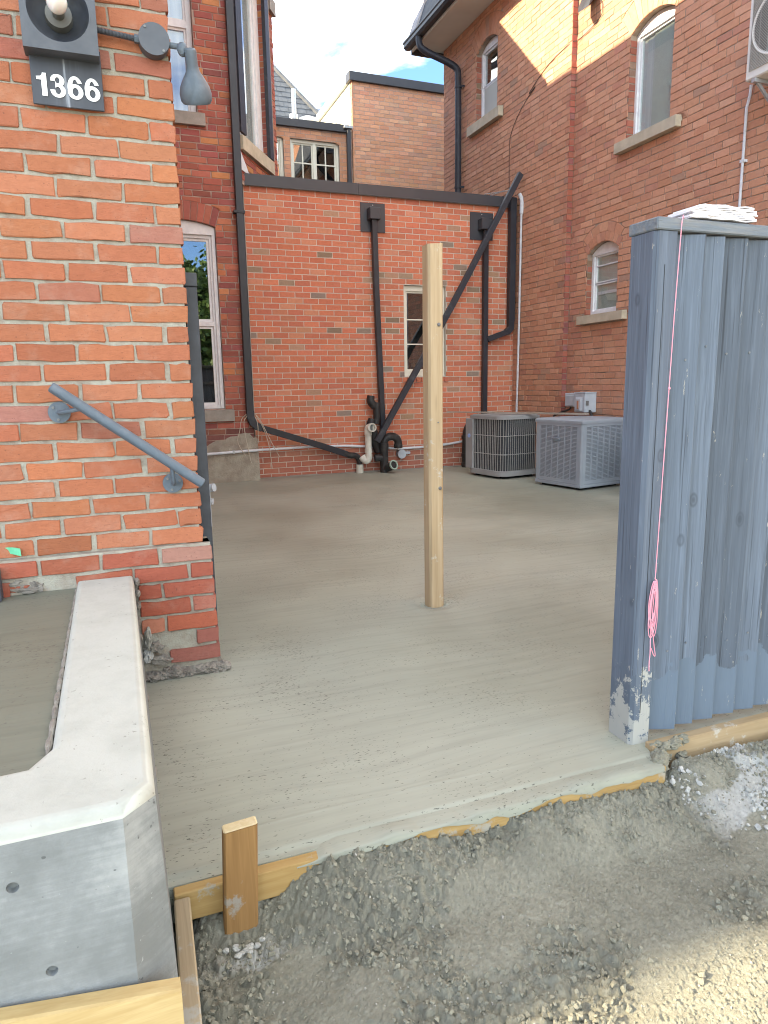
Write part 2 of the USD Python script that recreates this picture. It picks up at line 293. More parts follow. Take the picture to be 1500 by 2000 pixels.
mat('cured_concrete', {"g": ("geometry", {}), "n": ("noise_texture", {"scale": 6, "detail": 8, "roughness": 0.65}),
    "r": ("rgb_ramp", {"ramp": [(0, (0.34, 0.345, 0.315)), (0.36, (0.395, 0.405, 0.37)), (0.55, (0.44, 0.452, 0.415)), (1, (0.47, 0.48, 0.445))]}),
    "n2": ("noise_texture", {"scale": 70, "detail": 3, "roughness": 0.6}), "n3": ("noise_texture", {"scale": 4, "detail": 3, "roughness": 0.5}), "ad": ("math", {"math_type": "multiply_add", "value2": 0.45}),
    "r2": ("rgb_ramp", {"ramp": [(0, (0.8,)*3), (0.50, (0.7,)*3), (0.535, (0, 0, 0)), (1, (0, 0, 0))]}), "m": ("mix", {"color2": (0.22, 0.22, 0.195)}),
    "ms": ("mapping", {"scale": (14, 2.5, 10), "rotation": (0, 0, 0.3)}), "n4": ("noise_texture", {"scale": 5, "detail": 6, "roughness": 0.7}), "r4": ("rgb_ramp", {"ramp": [(0, (0, 0, 0)), (0.66, (0, 0, 0)), (0.70, (0.55,)*3), (1, (0.7,)*3)]}), "m4": ("mix", {"color2": (0.30, 0.305, 0.28)}),
    "b": ("noise_texture", {"scale": 45, "detail": 8, "roughness": 0.7}), "u": ("bump", {"strength": 0.35, "distance": 0.006}),
    "p": ("principled_bsdf", {"roughness": 0.85, "specular_ior_level": 0.25})},
    [("g.position", "n.vector"), ("n.fac", "r.fac"), ("g.position", "n2.vector"), ("g.position", "n3.vector"), ("n3.fac", "ad.value1"), ("n2.fac", "ad.value3"), ("ad.value", "r2.fac"), ("r2.color", "m.fac"), ("r.color", "m.color1"),
     ("g.position", "ms.vector"), ("ms.vector", "n4.vector"), ("n4.fac", "r4.fac"), ("r4.color", "m4.fac"), ("m.color", "m4.color1"), ("m4.color", "p.base_color"), ("g.position", "b.vector"), ("b.fac", "u.height"), ("u.normal", "p.normal")])
mat('formed_concrete', {"g": ("geometry", {}), "m": ("mapping", {"scale": (3, 3, 70)}), "n": ("noise_texture", {"scale": 1, "detail": 7, "roughness": 0.7}),
    "n2": ("noise_texture", {"scale": 5.5, "detail": 9, "roughness": 0.68}), "ad": ("math", {"math_type": "multiply_add", "value2": 0.35}),
    "r": ("rgb_ramp", {"ramp": [(0, (0.13, 0.138, 0.138)), (0.56, (0.165, 0.176, 0.178)), (0.70, (0.205, 0.218, 0.222)), (0.82, (0.27, 0.283, 0.285)), (1, (0.34, 0.35, 0.35))]}),
    "n3": ("noise_texture", {"scale": 48, "detail": 2, "roughness": 0.5}), "r3": ("rgb_ramp", {"ramp": [(0, (0, 0, 0)), (0.71, (0, 0, 0)), (0.74, (0.5,)*3), (1, (0.7,)*3)]}), "m3": ("mix", {"color2": (0.44, 0.45, 0.45)}),
    "r4": ("rgb_ramp", {"ramp": [(0, (0.9,)*3), (0.25, (0.7,)*3), (0.285, (0, 0, 0)), (1, (0, 0, 0))]}), "m4": ("mix", {"color2": (0.06, 0.062, 0.062)}),
    "b": ("noise_texture", {"scale": 120, "detail": 5, "roughness": 0.7}), "u": ("bump", {"strength": 0.5, "distance": 0.003}),
    "p": ("principled_bsdf", {"roughness": 0.8, "specular_ior_level": 0.3})},
    [("g.position", "m.vector"), ("m.vector", "n.vector"), ("g.position", "n2.vector"), ("n.fac", "ad.value1"), ("n2.fac", "ad.value3"), ("ad.value", "r.fac"), ("g.position", "n3.vector"), ("n3.fac", "r3.fac"), ("n3.fac", "r4.fac"),
     ("r3.color", "m3.fac"), ("r.color", "m3.color1"), ("r4.color", "m4.fac"), ("m3.color", "m4.color1"), ("m4.color", "p.base_color"), ("g.position", "b.vector"), ("b.fac", "u.height"), ("u.normal", "p.normal")])
pm('stucco_grey', (0.36, 0.34, 0.28), (0.27, 0.24, 0.2), scale=7, rough=0.95, bump=0.8, bscale=45, spec=0.2, bdist=0.012)
pm('stucco_cream', (0.72, 0.66, 0.5), (0.68, 0.62, 0.47), scale=4, rough=0.9, bump=0.2, bscale=60)
mat('soil', {"g": ("geometry", {}), "a": ("attribute", {"attribute": "tint"}), "n": ("noise_texture", {"scale": 55, "detail": 8, "roughness": 0.7}),
    "r": ("rgb_ramp", {"ramp": [(0, (0.66, 0.66, 0.66)), (0.4, (0.9, 0.9, 0.9)), (0.65, (1.1, 1.1, 1.1)), (1, (1.3, 1.3, 1.3))]}), "m": ("mix", {"mix_type": "multiply", "fac": 1.0}),
    "b": ("noise_texture", {"scale": 210, "detail": 7, "roughness": 0.8}), "u": ("bump", {"strength": 1.0, "distance": 0.008}),
    "p": ("principled_bsdf", {"roughness": 0.95, "specular_ior_level": 0.15})},
    [("g.position", "n.vector"), ("n.fac", "r.fac"), ("a.color", "m.color1"), ("r.color", "m.color2"), ("m.color", "p.base_color"), ("g.position", "b.vector"), ("b.fac", "u.height"), ("u.normal", "p.normal")])
pm('ground_dirt', (0.25, 0.24, 0.19), (0.2, 0.192, 0.15), scale=3, rough=0.95, bump=0.6, bscale=40, spec=0.15)
pm('clod', (0.262, 0.256, 0.206), (0.21, 0.204, 0.162), scale=25, rough=0.95, bump=0.7, bscale=130, spec=0.15)
pm('pale_rubble', (0.46, 0.465, 0.45), (0.34, 0.34, 0.325), scale=30, rough=0.95, bump=0.6, bscale=120, spec=0.2)
pm('pebble_stone', (0.36, 0.35, 0.31), (0.26, 0.25, 0.22), scale=30, rough=0.8, bump=0.3, bscale=100)
pm('black_metal', (0.017, 0.018, 0.024), (0.03, 0.031, 0.04), scale=5, rough=0.42, bump=0.1, bscale=200, lo=0.5, hi=0.8)
pm('worn_black_metal', (0.02, 0.022, 0.03), (0.06, 0.062, 0.07), scale=12, rough=0.5, bump=0.15, bscale=150, lo=0.55, hi=0.75)
pm('dark_coping', (0.032, 0.033, 0.04), (0.04, 0.04, 0.047), scale=3, rough=0.45, bump=0.05, bscale=60)
pm('grey_paint', (0.062, 0.07, 0.085), (0.08, 0.088, 0.105), scale=14, rough=0.5, bump=0.25, bscale=110, bdist=0.003)
pm('dark_grey_paint', (0.035, 0.039, 0.05), (0.055, 0.062, 0.076), scale=10, rough=0.5, bump=0.15, bscale=120)
mat('plate_paint', {"g": ("geometry", {}), "m": ("mapping", {"scale": (55, 1, 4)}), "n": ("noise_texture", {"scale": 1, "detail": 6, "roughness": 0.65}), "s": ("separate_xyz", {}),
    "d": ("math", {"math_type": "add", "value2": 0.076}), "a": ("math", {"math_type": "absolute"}), "k": ("math", {"math_type": "multiply_add", "value2": -5.0}),
    "r": ("rgb_ramp", {"ramp": [(0, (0.036, 0.04, 0.052)), (0.36, (0.045, 0.05, 0.064)), (0.50, (0.06, 0.068, 0.085)), (0.56, (0.16, 0.18, 0.22)), (0.7, (0.3, 0.32, 0.36)), (1, (0.3, 0.32, 0.36))]}), "p": ("principled_bsdf", {"roughness": 0.45})},
    [("g.position", "m.vector"), ("m.vector", "n.vector"), ("g.position", "s.vector"), ("s.x", "d.value1"), ("d.value", "a.value1"), ("a.value", "k.value1"), ("n.fac", "k.value3"), ("k.value", "r.fac"), ("r.color", "p.base_color")])
pm('rail_paint', (0.085, 0.11, 0.138), (0.12, 0.145, 0.175), scale=22, rough=0.5, bump=0.35, bscale=90, bdist=0.003, lo=0.5, hi=0.75)
pm('black_plastic', (0.015, 0.015, 0.016), (0.05, 0.05, 0.047), scale=14, rough=0.5, bump=0.2, bscale=90, lo=0.5, hi=0.75)
pm('white_pvc', (0.66, 0.66, 0.6), (0.55, 0.54, 0.47), scale=9, rough=0.45)
pm('white_paint', (0.72, 0.73, 0.74), (0.62, 0.63, 0.65), scale=14, rough=0.55, bump=0.15, bscale=80)
pm('cream_frame', (0.70, 0.68, 0.58), (0.66, 0.63, 0.53), scale=10, rough=0.5)
pm('conduit_white', (0.62, 0.66, 0.70), (0.55, 0.58, 0.62), scale=20, rough=0.4)
pm('limestone_sill', (0.50, 0.44, 0.33), (0.40, 0.35, 0.26), scale=7, rough=0.9, bump=0.4, bscale=70)
pm('grey_stone_sill', (0.30, 0.28, 0.25), (0.23, 0.215, 0.19), scale=8, rough=0.9, bump=0.4, bscale=70)
pm('soffit_paint', (0.66, 0.64, 0.58), (0.6, 0.58, 0.52), scale=3, rough=0.7)
pm('barge_paint', (0.36, 0.34, 0.35), (0.26, 0.24, 0.25), scale=10, rough=0.8, bump=0.3, bscale=40)
pm('slate', (0.085, 0.09, 0.10), (0.13, 0.135, 0.145), scale=5, rough=0.7, bump=0.3, bscale=40)
pm('dark_slate', (0.03, 0.032, 0.04), (0.05, 0.052, 0.06), scale=6, rough=0.7, bump=0.4, bscale=40)
pm('galvanised', (0.48, 0.5, 0.52), (0.38, 0.4, 0.42), scale=9, rough=0.4, metallic=0.6)
pm('ac_grey', (0.25, 0.285, 0.33), (0.29, 0.325, 0.37), scale=4, rough=0.5, bump=0.05, bscale=100)
pm('ac_pale', (0.29, 0.295, 0.305), (0.25, 0.255, 0.262), scale=5, rough=0.55)
pm('ac_wire', (0.42, 0.42, 0.41), (0.36, 0.36, 0.35), scale=20, rough=0.4)
pm('coil', (0.018, 0.02, 0.025), (0.05, 0.056, 0.066), scale=7, rough=0.55, bump=0.6, bscale=3, stretch=(1, 1, 60))
pm('rusty_coil', (0.10, 0.06, 0.05), (0.16, 0.10, 0.08), scale=9, rough=0.6)
pm('dark_void', (0.012, 0.013, 0.015), rough=0.9)
pm('room_grey', (0.16, 0.17, 0.165), (0.13, 0.14, 0.135), scale=1, rough=0.9)
pm('room_dark', (0.03, 0.032, 0.032), rough=0.9)
pm('blind_pale', (0.55, 0.56, 0.58), (0.46, 0.47, 0.5), scale=1.0, rough=0.9, stretch=(30, 30, 0.4))
pm('curtain_blue', (0.22, 0.34, 0.66), (0.36, 0.48, 0.76), scale=1.0, rough=0.8, stretch=(18, 18, 0.4))
pm('screen_grey', (0.46, 0.48, 0.45), (0.42, 0.44, 0.41), scale=3, rough=0.9)
pm('minisplit_white', (0.66, 0.655, 0.62), (0.6, 0.595, 0.56), scale=4, rough=0.45)
pm('fine_grille', (0.42, 0.42, 0.40), (0.36, 0.36, 0.34), scale=4, rough=0.5)
pm('box_grey', (0.44, 0.48, 0.53), (0.38, 0.42, 0.47), scale=9, rough=0.5)
pm('paper_white', (0.78, 0.77, 0.80), (0.7, 0.69, 0.74), scale=30, rough=0.9, bump=0.5, bscale=6, stretch=(1, 1, 60))
pm('pink_string', (0.75, 0.30, 0.40), (0.8, 0.36, 0.44), scale=60, rough=0.8)
pm('green_tape', (0.12, 0.55, 0.30), (0.2, 0.62, 0.38), scale=30, rough=0.45)
pm('cable_beige', (0.5, 0.46, 0.38), (0.4, 0.37, 0.3), scale=30, rough=0.7)
pm('white_letter', (0.85, 0.86, 0.87), (0.82, 0.83, 0.84), scale=20, rough=0.5)
pm('bulb_ceramic', (0.12, 0.12, 0.11), rough=0.5)
pm('blue_plastic', (0.12, 0.25, 0.5), rough=0.4)
pm('bolt_steel', (0.22, 0.22, 0.22), (0.15, 0.15, 0.15), scale=40, rough=0.5, metallic=0.5)
pm('leaf', (0.05, 0.10, 0.02), (0.10, 0.17, 0.035), scale=2, rough=0.6)
pm('bark', (0.10, 0.08, 0.06), rough=0.9)
pm('cracked_brown', (0.18, 0.16, 0.14), (0.27, 0.25, 0.22), scale=20, rough=0.95, bump=0.8, bscale=60)
mat('frosted_bulb', {"p": ("principled_bsdf", {"base_color": (0.86, 0.86, 0.86), "roughness": 0.18, "subsurface_weight": 0.2, "subsurface_scale": 0.02, "coat_weight": 0.6})}, [])
woodmat('post_wood', (0.475, 0.36, 0.225), (0.37, 0.265, 0.15), grain=(55, 55, 2.2), knot=0.6, smear=(0.50, 0.48, 0.42), smear_hi=0.60)
woodmat('stake_wood', (0.266, 0.152, 0.059), (0.192, 0.104, 0.037), grain=(70, 70, 3), knot=0.15, smear=(0.25, 0.24, 0.215), smear_hi=0.60)
woodmat('stake_cut', (0.548, 0.459, 0.296), (0.474, 0.370, 0.207), grain=(60, 60, 60), knot=0)
woodmat('form_wood_new', (0.488, 0.370, 0.181), (0.392, 0.274, 0.118), grain=(4, 60, 60), knot=0.55, smear=(0.33, 0.31, 0.26), smear_hi=0.68)
woodmat('form_wood_old', (0.326, 0.259, 0.170), (0.244, 0.189, 0.118), grain=(50, 3, 50), knot=0.25, smear=(0.3, 0.29, 0.255), smear_hi=0.54)
woodmat('form_wood_front', (0.385, 0.266, 0.111), (0.296, 0.185, 0.067), grain=(4, 60, 60), knot=0.3, smear=(0.31, 0.305, 0.265), smear_hi=0.57)
woodmat('form_wood_side', (0.348, 0.266, 0.163), (0.274, 0.200, 0.111), grain=(3, 50, 50), knot=0.3, smear=(0.42, 0.40, 0.35), smear_hi=0.58)
woodmat('plank_wood', (0.36, 0.31, 0.26), (0.27, 0.23, 0.19), grain=(40, 4, 40), knot=0.0)
def fencemat(name, base, worn, low, crust):
    mat(name, {"g": ("geometry", {}), "m": ("mapping", {"scale": (75, 75, 2.2)}), "n": ("noise_texture", {"scale": 1, "detail": 7, "roughness": 0.62, "distortion": 0.9}),
        "mq": ("mapping", {"scale": (170, 170, 1.6)}), "nq": ("noise_texture", {"scale": 1, "detail": 4, "roughness": 0.6}), "rq": ("rgb_ramp", {"ramp": [(0, (0.35,)*3), (0.34, (0.45,)*3), (0.41, (1, 1, 1)), (1, (1, 1, 1))]}), "mqm": ("mix", {"mix_type": "multiply", "fac": 0.85}), "oi": ("attribute", {"attribute": "tint"}),
        "r": ("rgb_ramp", {"ramp": [(0, tuple(x*0.40 for x in base)), (0.27, tuple(x*0.55 for x in base)), (0.34, tuple(x*0.85 for x in base)), (0.52, base), (0.68, tuple(x*1.25 for x in base)), (1, tuple(x*1.5 for x in base))]}),
        "mt": ("mix", {"mix_type": "multiply", "fac": 1.0}),
        "s": ("separate_xyz", {}), "nz": ("noise_texture", {"scale": 9, "detail": 4, "roughness": 0.55}), "zz": ("math", {"math_type": "multiply_add", "value2": 0.30}),
        "zr": ("rgb_ramp", {"ramp": [(0, (1, 1, 1)), (0.40, (1, 1, 1)), (0.408, (0, 0, 0)), (1, (0, 0, 0))]}), "lm": ("mix", {"color2": low}),
        "mc": ("mapping", {"scale": (30, 30, 8)}), "c": ("noise_texture", {"scale": 1.0, "detail": 7, "roughness": 0.75}), "cz": ("math", {"math_type": "multiply_add", "value2": -0.02}),
        "cr": ("rgb_ramp", {"ramp": [(0, (0, 0, 0)), (0.625, (0, 0, 0)), (0.645, (0.85,)*3), (1, (1, 1, 1))]}), "cm": ("mix", {"color2": worn}),
        "k": ("noise_texture", {"scale": 14, "detail": 6, "roughness": 0.7}), "kz": ("math", {"math_type": "multiply_add", "value2": -crust[0]}),
        "kr": ("rgb_ramp", {"ramp": [(0, (0, 0, 0)), (crust[1], (0, 0, 0)), (crust[1]+0.03, (0.95,)*3), (1, (1, 1, 1))]}), "kmx": ("mix", {"color2": (0.33, 0.335, 0.315)}),
        "mk": ("mapping", {"scale": (7, 7, 4.0)}), "vk": ("voronoi_texture", {"scale": 1.0}), "vr": ("rgb_ramp", {"ramp": [(0, (0.9,)*3), (0.05, (0.75,)*3), (0.075, (0.25,)*3), (0.10, (0.6,)*3), (0.13, (0, 0, 0)), (1, (0, 0, 0))]}), "vm": ("mix", {"color2": tuple(x*0.45 for x in base)}),
        "u": ("bump", {"strength": 0.55, "distance": 0.004}), "p": ("principled_bsdf", {"roughness": 0.6, "specular_ior_level": 0.35})},
        [("g.position", "m.vector"), ("m.vector", "n.vector"), ("n.fac", "r.fac"), ("r.color", "mt.color1"), ("oi.color", "mt.color2"), ("g.position", "s.vector"), ("g.position", "nz.vector"), ("nz.fac", "zz.value1"), ("s.z", "zz.value3"),
         ("zz.value", "zr.fac"), ("zr.color", "lm.fac"), ("g.position", "mk.vector"), ("mk.vector", "vk.vector"), ("vk.distance", "vr.fac"), ("vr.color", "vm.fac"), ("g.position", "mq.vector"), ("mq.vector", "nq.vector"), ("nq.fac", "rq.fac"), ("mt.color", "mqm.color1"), ("rq.color", "mqm.color2"), ("mqm.color", "vm.color1"), ("vm.color", "lm.color1"),
         ("g.position", "mc.vector"), ("mc.vector", "c.vector"), ("s.z", "cz.value1"), ("c.fac", "cz.value3"), ("cz.value", "cr.fac"), ("cr.color", "cm.fac"), ("lm.color", "cm.color1"),
         ("g.position", "k.vector"), ("s.z", "kz.value1"), ("k.fac", "kz.value3"), ("kz.value", "kr.fac"), ("kr.color", "kmx.fac"), ("cm.color", "kmx.color1"), ("kmx.color", "p.base_color"), ("n.fac", "u.height"), ("u.normal", "p.normal")])
fencemat('fence_paint', (0.122, 0.154, 0.202), (0.42, 0.40, 0.35), (0.135, 0.18, 0.238), (0.9, 0.66))
fencemat('fence_post_paint', (0.095, 0.119, 0.158), (0.36, 0.345, 0.31), (0.088, 0.112, 0.148), (0.62, 0.40))
pm('fence_cap', (0.125, 0.15, 0.18), (0.19, 0.195, 0.2), scale=1.2, rough=0.75, bump=0.5, bscale=1.5, stretch=(4, 50, 50), lo=0.45, hi=0.7)
pm('rim_green', (0.33, 0.42, 0.36), (0.28, 0.36, 0.3), rough=0.5)
pm('badge_steel', (0.26, 0.31, 0.37), (0.2, 0.25, 0.3), scale=40, rough=0.35, metallic=0.4)
pm('copper_label', (0.45, 0.22, 0.13), (0.4, 0.19, 0.11), rough=0.5)
glassmat('pane_glass', 0.06)
glassmat('pane_reflective', 0.16, (0.85, 0.88, 0.88))

# ------------------------------------------------------------------ brick walls
def brick(outline, proud, c, back, rng, tilt=0.0015, rect=True):
    """outline (n,2) CCW in wall units -> (verts in u,v,w), faces"""
    o = np.asarray(outline, float); n = len(o); cen = o.mean(0)
    if rect:
        lo, hi = o.min(0), o.max(0); ins = np.clip(o, lo + c*1.6, hi - c*1.6)
    else:
        ins = cen + (o - cen)*(1 - c*2.2/max(1e-3, np.abs(o - cen).max()))
    w = proud + float(np.clip(rng.normal(0, tilt), -proud*0.4, proud*0.6))
    g = np.clip(rng.normal(0, tilt*0.7, 2), -proud*0.2, proud*0.2); tl = ((ins - cen)/np.maximum(np.ptp(ins, axis=0)/2, 1e-3)) @ g
    v = np.vstack([np.c_[o, np.full(n, -back)], np.c_[o, np.full(n, w - c)], np.c_[ins, w + tl]])
    f = []
    for i in range(n):
        j = (i+1) % n
        f += [[i, j, n+i], [j, n+j, n+i], [n+i, n+j, 2*n+i], [n+j, 2*n+j, 2*n+i]]
    f += [[2*n, 2*n+i, 2*n+i+1] for i in range(1, n-1)]
    return v, np.array(f)
def rect_outline(u0, v0, u1, v1, rng, j, rough):
    if not rough:
        o = np.array([(u0, v0), (u1, v0), (u1, v1), (u0, v1)]); return o + rng.normal(0, j, o.shape)
    r = 0.004; um = (u0+u1)/2
    o = np.array([(u0+r, v0), (u0*.66+u1*.34, v0), (u0*.34+u1*.66, v0), (u1-r, v0), (u1, v0+r), (u1, v1-r), (u1-r, v1), (u0*.34+u1*.66, v1), (u0*.66+u1*.34, v1), (u0+r, v1), (u0, v1-r), (u0, v0+r)])
    return o + rng.normal(0, j, o.shape)
def lay(u0, u1, v0, v1, L, H, joint, openings, rng, start=0.0, irregular=0.0, alt=0.5, header=0.0):
    """running bond -> list of (outline polygon or rectangle)"""
    ops = unary_union(openings) if openings else None
    out = []; nrow = int(round((v1 - v0)/H))
    for r in range(nrow):
        a, b = v0 + r*H, v0 + (r+1)*H - joint
        u = u0 - (start + (r % 2)*alt*L) % L
        while u < u1:
            l = L
            if header and rng.random() < header: l = L*0.5
            l += rng.normal(0, irregular)
            p, q = max(u, u0), min(u + l - joint*(1 if not irregular else rng.uniform(.6, 1.4)), u1)
            u += l
            if q - p < 0.022: continue
            R = sbox(p, a, q, b)
            if ops is not None and R.intersects(ops):
                R2 = R.difference(ops)
                for g in getattr(R2, 'geoms', [R2]):
                    if g.area < 0.0012: continue
                    bb = g.bounds
                    if abs(g.area - (bb[2]-bb[0])*(bb[3]-bb[1])) < 1e-5: out.append(('r', bb, r))
                    else: out.append(('p', g, r))
            else: out.append(('r', (p, a, q, b), r))
    return out
def build_bricks(items, O, U, V, W, rng, colour, proud=0.006, c=0.003, back=0.02, j=0.0008, rough=False, tilt=0.0015):
    """-> list of (mesh, tint, size on screen)"""
    O, U, V, W = (np.asarray(x, float) for x in (O, U, V, W)); flip = np.dot(np.cross(U, V), W) < 0
    res = []
    for kind, g, row in items:
        if kind == 'r': v, f = brick(rect_outline(*g, rng, j, rough), proud, c, back, rng, tilt); uv = ((g[0]+g[2])/2, (g[1]+g[3])/2)
        else:
            o = np.array(shapely.geometry.polygon.orient(g.simplify(0.002), 1).exterior.coords)[:-1]
            v, f = brick(o, proud, c, back, rng, tilt, rect=False); uv = o.mean(0)
        P = O + v[:, :1]*U + v[:, 1:2]*V + v[:, 2:]*W
        if flip: f = f[:, ::-1]
        px, py, d = project(P)
        vis = (d.min() > 0.1) and (px.min() > -60) and (px.max() < 1560) and (py.min() > -60) and (py.max() < 2060)
        size = (np.ptp(px)*np.ptp(py) if vis else 0)
        res.append((trimesh.Trimesh(P, f, process=False), colour(rng, uv, row), size, (px.mean(), py.mean())))
    return res
def emit_bricks(res, parent, matname, limit=300, hide=None, name='brick'):
    s = [0 if (hide and hide(*r[3])) else r[2] for r in res]
    order = sorted(range(len(res)), key=lambda i: -s[i])
    single = set(i for i in order[:limit] if s[i] > 40)
    ms, ts = [], []
    for i, r in enumerate(res):
        if i in single: obj(name, r[0], matname, parent, tint=r[1])
        else: ms.append(r[0]); ts.append(np.tile(r[1], (len(r[0].vertices), 1)))
    if ms: obj('brickwork', cat(ms), matname, parent, tint=np.vstack(ts), kind='stuff')
def palette(cols, weights, var=0.08):
    cols = np.array(cols, float); w = np.array(weights, float); w /= w.sum()
    def f(rng, uv, row):
        c = cols[rng.choice(len(cols), p=w)]
        return np.clip(c*(1 + rng.normal(0, var)) * (1 + rng.normal(0, var*0.35, 3)), 0.01, 0.9)
    return f
X, Y, Z = np.eye(3)
def arch_poly(u0, u1, spring, apex, bottom, n=16):
    """opening with a segmental head"""
    h = apex - spring; c = (u1-u0)/2; R = (c*c + h*h)/(2*h); um = (u0+u1)/2
    a = math.asin(c/R); t = np.linspace(a, -a, n)
    return Polygon([(u0, bottom), (u1, bottom)] + [(um + R*math.sin(x), spring - (R-h) + R*math.cos(x) - 0) for x in t])
def voussoirs(u0, u1, spring, apex, depth, w, joint=0.006):
    h = apex - spring; c = (u1-u0)/2; R = (c*c + h*h)/(2*h); um = (u0+u1)/2; vc = apex - R; a = math.asin(c/R)
    n = max(3, int(round(2*a*R/w))); out = []
    for i in range(n):
        t0, t1 = -a + 2*a*i/n, -a + 2*a*(i+1)/n; e0, e1 = joint/2/R, joint/2/(R+depth)
        out.append(('p', Polygon([(um+R*math.sin(t0+e0), vc+R*math.cos(t0+e0)), (um+R*math.sin(t1-e0), vc+R*math.cos(t1-e0)),
                    (um+(R+depth)*math.sin(t1-e1), vc+(R+depth)*math.cos(t1-e1)), (um+(R+depth)*math.sin(t0+e1), vc+(R+depth)*math.cos(t0+e1))]), 0))
    zone = Polygon([(um+R*math.sin(t), vc+R*math.cos(t)) for t in np.linspace(-a, a, 12)] + [(um+(R+depth)*math.sin(t), vc+(R+depth)*math.cos(t)) for t in np.linspace(a, -a, 12)])
    return out, zone.buffer(joint*0.6, join_style=2)
# ------------------------------------------------------------------ windows
def window(parent, O, U, V, W, opening, panes, rec, fmat, gmat, back=None, sash=0.035, thick=0.06, room='room_grey', depth=0.7, groups=None, e=0.25):
    """opening: polygon in (u,v); panes: rectangles; groups: pane indices per sash. Frame > pane, sash, blind."""
    O, U, V, W = (np.asarray(x, float) for x in (O, U, V, W))
    groups = groups or [[i] for i in range(len(panes))]
    sr = []
    for g in groups:
        b = np.array([panes[i] for i in g]); sr.append(sbox(b[:, 0].min() - sash, b[:, 1].min() - sash, b[:, 2].max() + sash, b[:, 3].max() + sash))
    outer = opening.buffer(-0.004, join_style=2).difference(unary_union([s.buffer(-0.003, join_style=2) for s in sr]))
    w = obj('window', extr(outer, O - W*(rec + thick), U, V, W, thick), fmat, parent)
    for s, g in zip(sr, groups):
        ring = s.difference(unary_union([sbox(*panes[i]) for i in g]))
        obj('sash', extr(ring, O - W*(rec + thick + 0.012), U, V, W, thick - 0.012), fmat, w)
        for i in g:
            p = panes[i]; obj('pane', extr(sbox(p[0]-.004, p[1]-.004, p[2]+.004, p[3]+.004), O - W*(rec + thick*0.75), U, V, W, 0.004), gmat, w)
    b = opening.bounds
    a0, b0, a1, b1 = b[0]-e, b[1]-e, b[2]+e, b[3]+e
    z0, z1 = rec + thick + 0.03, rec + thick + depth
    P = lambda u, v, d: O + U*u + V*v - W*d
    vs = [P(a0, b0, z0), P(a1, b0, z0), P(a1, b1, z0), P(a0, b1, z0), P(a0, b0, z1), P(a1, b0, z1), P(a1, b1, z1), P(a0, b1, z1)]
    obj('interior', (vs, [[0, 1, 5, 4], [1, 2, 6, 5], [2, 3, 7, 6], [3, 0, 4, 7], [4, 5, 6, 7]]), room, w)
    if back:
        m, poly, d = back
        obj('blind', extr(poly, O - W*(rec + thick + d + 0.01), U, V, W, 0.008), m, w)
    return w

# ------------------------------------------------------------------ ground, slab, walkway
rng = np.random.default_rng(11)
g = bx(-150, 150, -150, 150, -0.6, -0.26)
obj('ground', g, 'ground_dirt', kind='structure')

def fbm(p, o=4, seed=0, gain=0.5):
    s, a, t = 0, 1.0, 0
    for k in range(o):
        s = s + a*meshkit.noise(np.asarray(p)*2**k, seed + k*7); t += a; a *= gain
    return s/t
def heightfield(xs, ys, fn):
    X_, Y_ = np.meshgrid(xs, ys); Zv = fn(X_, Y_); n, m = X_.shape
    v = np.c_[X_.ravel(), Y_.ravel(), Zv.ravel()]; i = np.arange(n*m).reshape(n, m)
    f = np.vstack([np.c_[i[:-1, :-1].ravel(), i[:-1, 1:].ravel(), i[1:, 1:].ravel()], np.c_[i[:-1, :-1].ravel(), i[1:, 1:].ravel(), i[1:, :-1].ravel()]])
    return v, f
def cells(x, y, s, seed, jit=0.9):
    """distance to nearest and second nearest scattered point, and the nearest one's random number"""
    gx, gy = x/s, y/s; ix, iy = np.floor(gx), np.floor(gy)
    d1 = np.full(x.shape, 9.0); d2 = np.full(x.shape, 9.0); idr = np.zeros(x.shape)
    for a in (-1, 0, 1):
        for b in (-1, 0, 1):
            cx, cy = ix+a, iy+b
            h = np.sin(cx*127.1 + cy*311.7 + seed*17.3)*43758.5453; r1 = h - np.floor(h)
            h = np.sin(cx*269.5 + cy*183.3 + seed*9.1)*43758.5453; r2 = h - np.floor(h)
            h = np.sin(cx*419.2 + cy*71.9 + seed*5.7)*43758.5453; r3 = h - np.floor(h)
            d = np.hypot(gx - cx - .5 - (r1-.5)*jit, gy - cy - .5 - (r2-.5)*jit)
            n1 = d < d1
            d2 = np.where(n1, d1, np.minimum(d2, d)); idr = np.where(n1, r3, idr); d1 = np.where(n1, d, d1)
    return d1, d2, idr
def sstep(a, b, x): t = np.clip((x-a)/(b-a), 0, 1); return t*t*(3-2*t)
def soil_base(x, y):
    p = np.stack([x, y, 0*x], -1)
    z = -0.148 + 0.030*(fbm(p*2.1, 3, 3) - .5)
    heap = sstep(1.46, 1.70, y)*sstep(0.28, 0.46, x)*(0.66 + 0.34*fbm(p*6 + 3, 3, 9))
    z = z + heap*0.134*(1 - 0.35*np.exp(-((x-0.98)/0.10)**2))*(1 - 0.18*sstep(1.25, 1.5, x))
    z = z + 0.05*sstep(1.62, 1.8, x)*sstep(1.5, 1.75, y)*fbm(p*4, 2, 5)
    z = z - 0.02*sstep(0.06, 0.02, x) + 0.045*sstep(1.6, 1.7, y)*sstep(0.06, 0.12, x)*sstep(0.5, 0.3, x)
    return z
def clodmask(x, y):
    p = np.stack([x, y, 0*x], -1)
    m = fbm(p*3.3 + 7, 4, 21)
    m = m + 0.23*sstep(1.35, 1.62, y) + 0.20*sstep(0.5, 0.2, x) - 0.08*sstep(1.3, 1.0, y) - 0.2*np.exp(-(((x-0.5)/0.16)**2 + ((y-1.36)/0.14)**2)) - 0.12*np.exp(-(((x-0.78)/0.12)**2 + ((y-1.5)/0.12)**2))
    return sstep(0.46, 0.66, m)
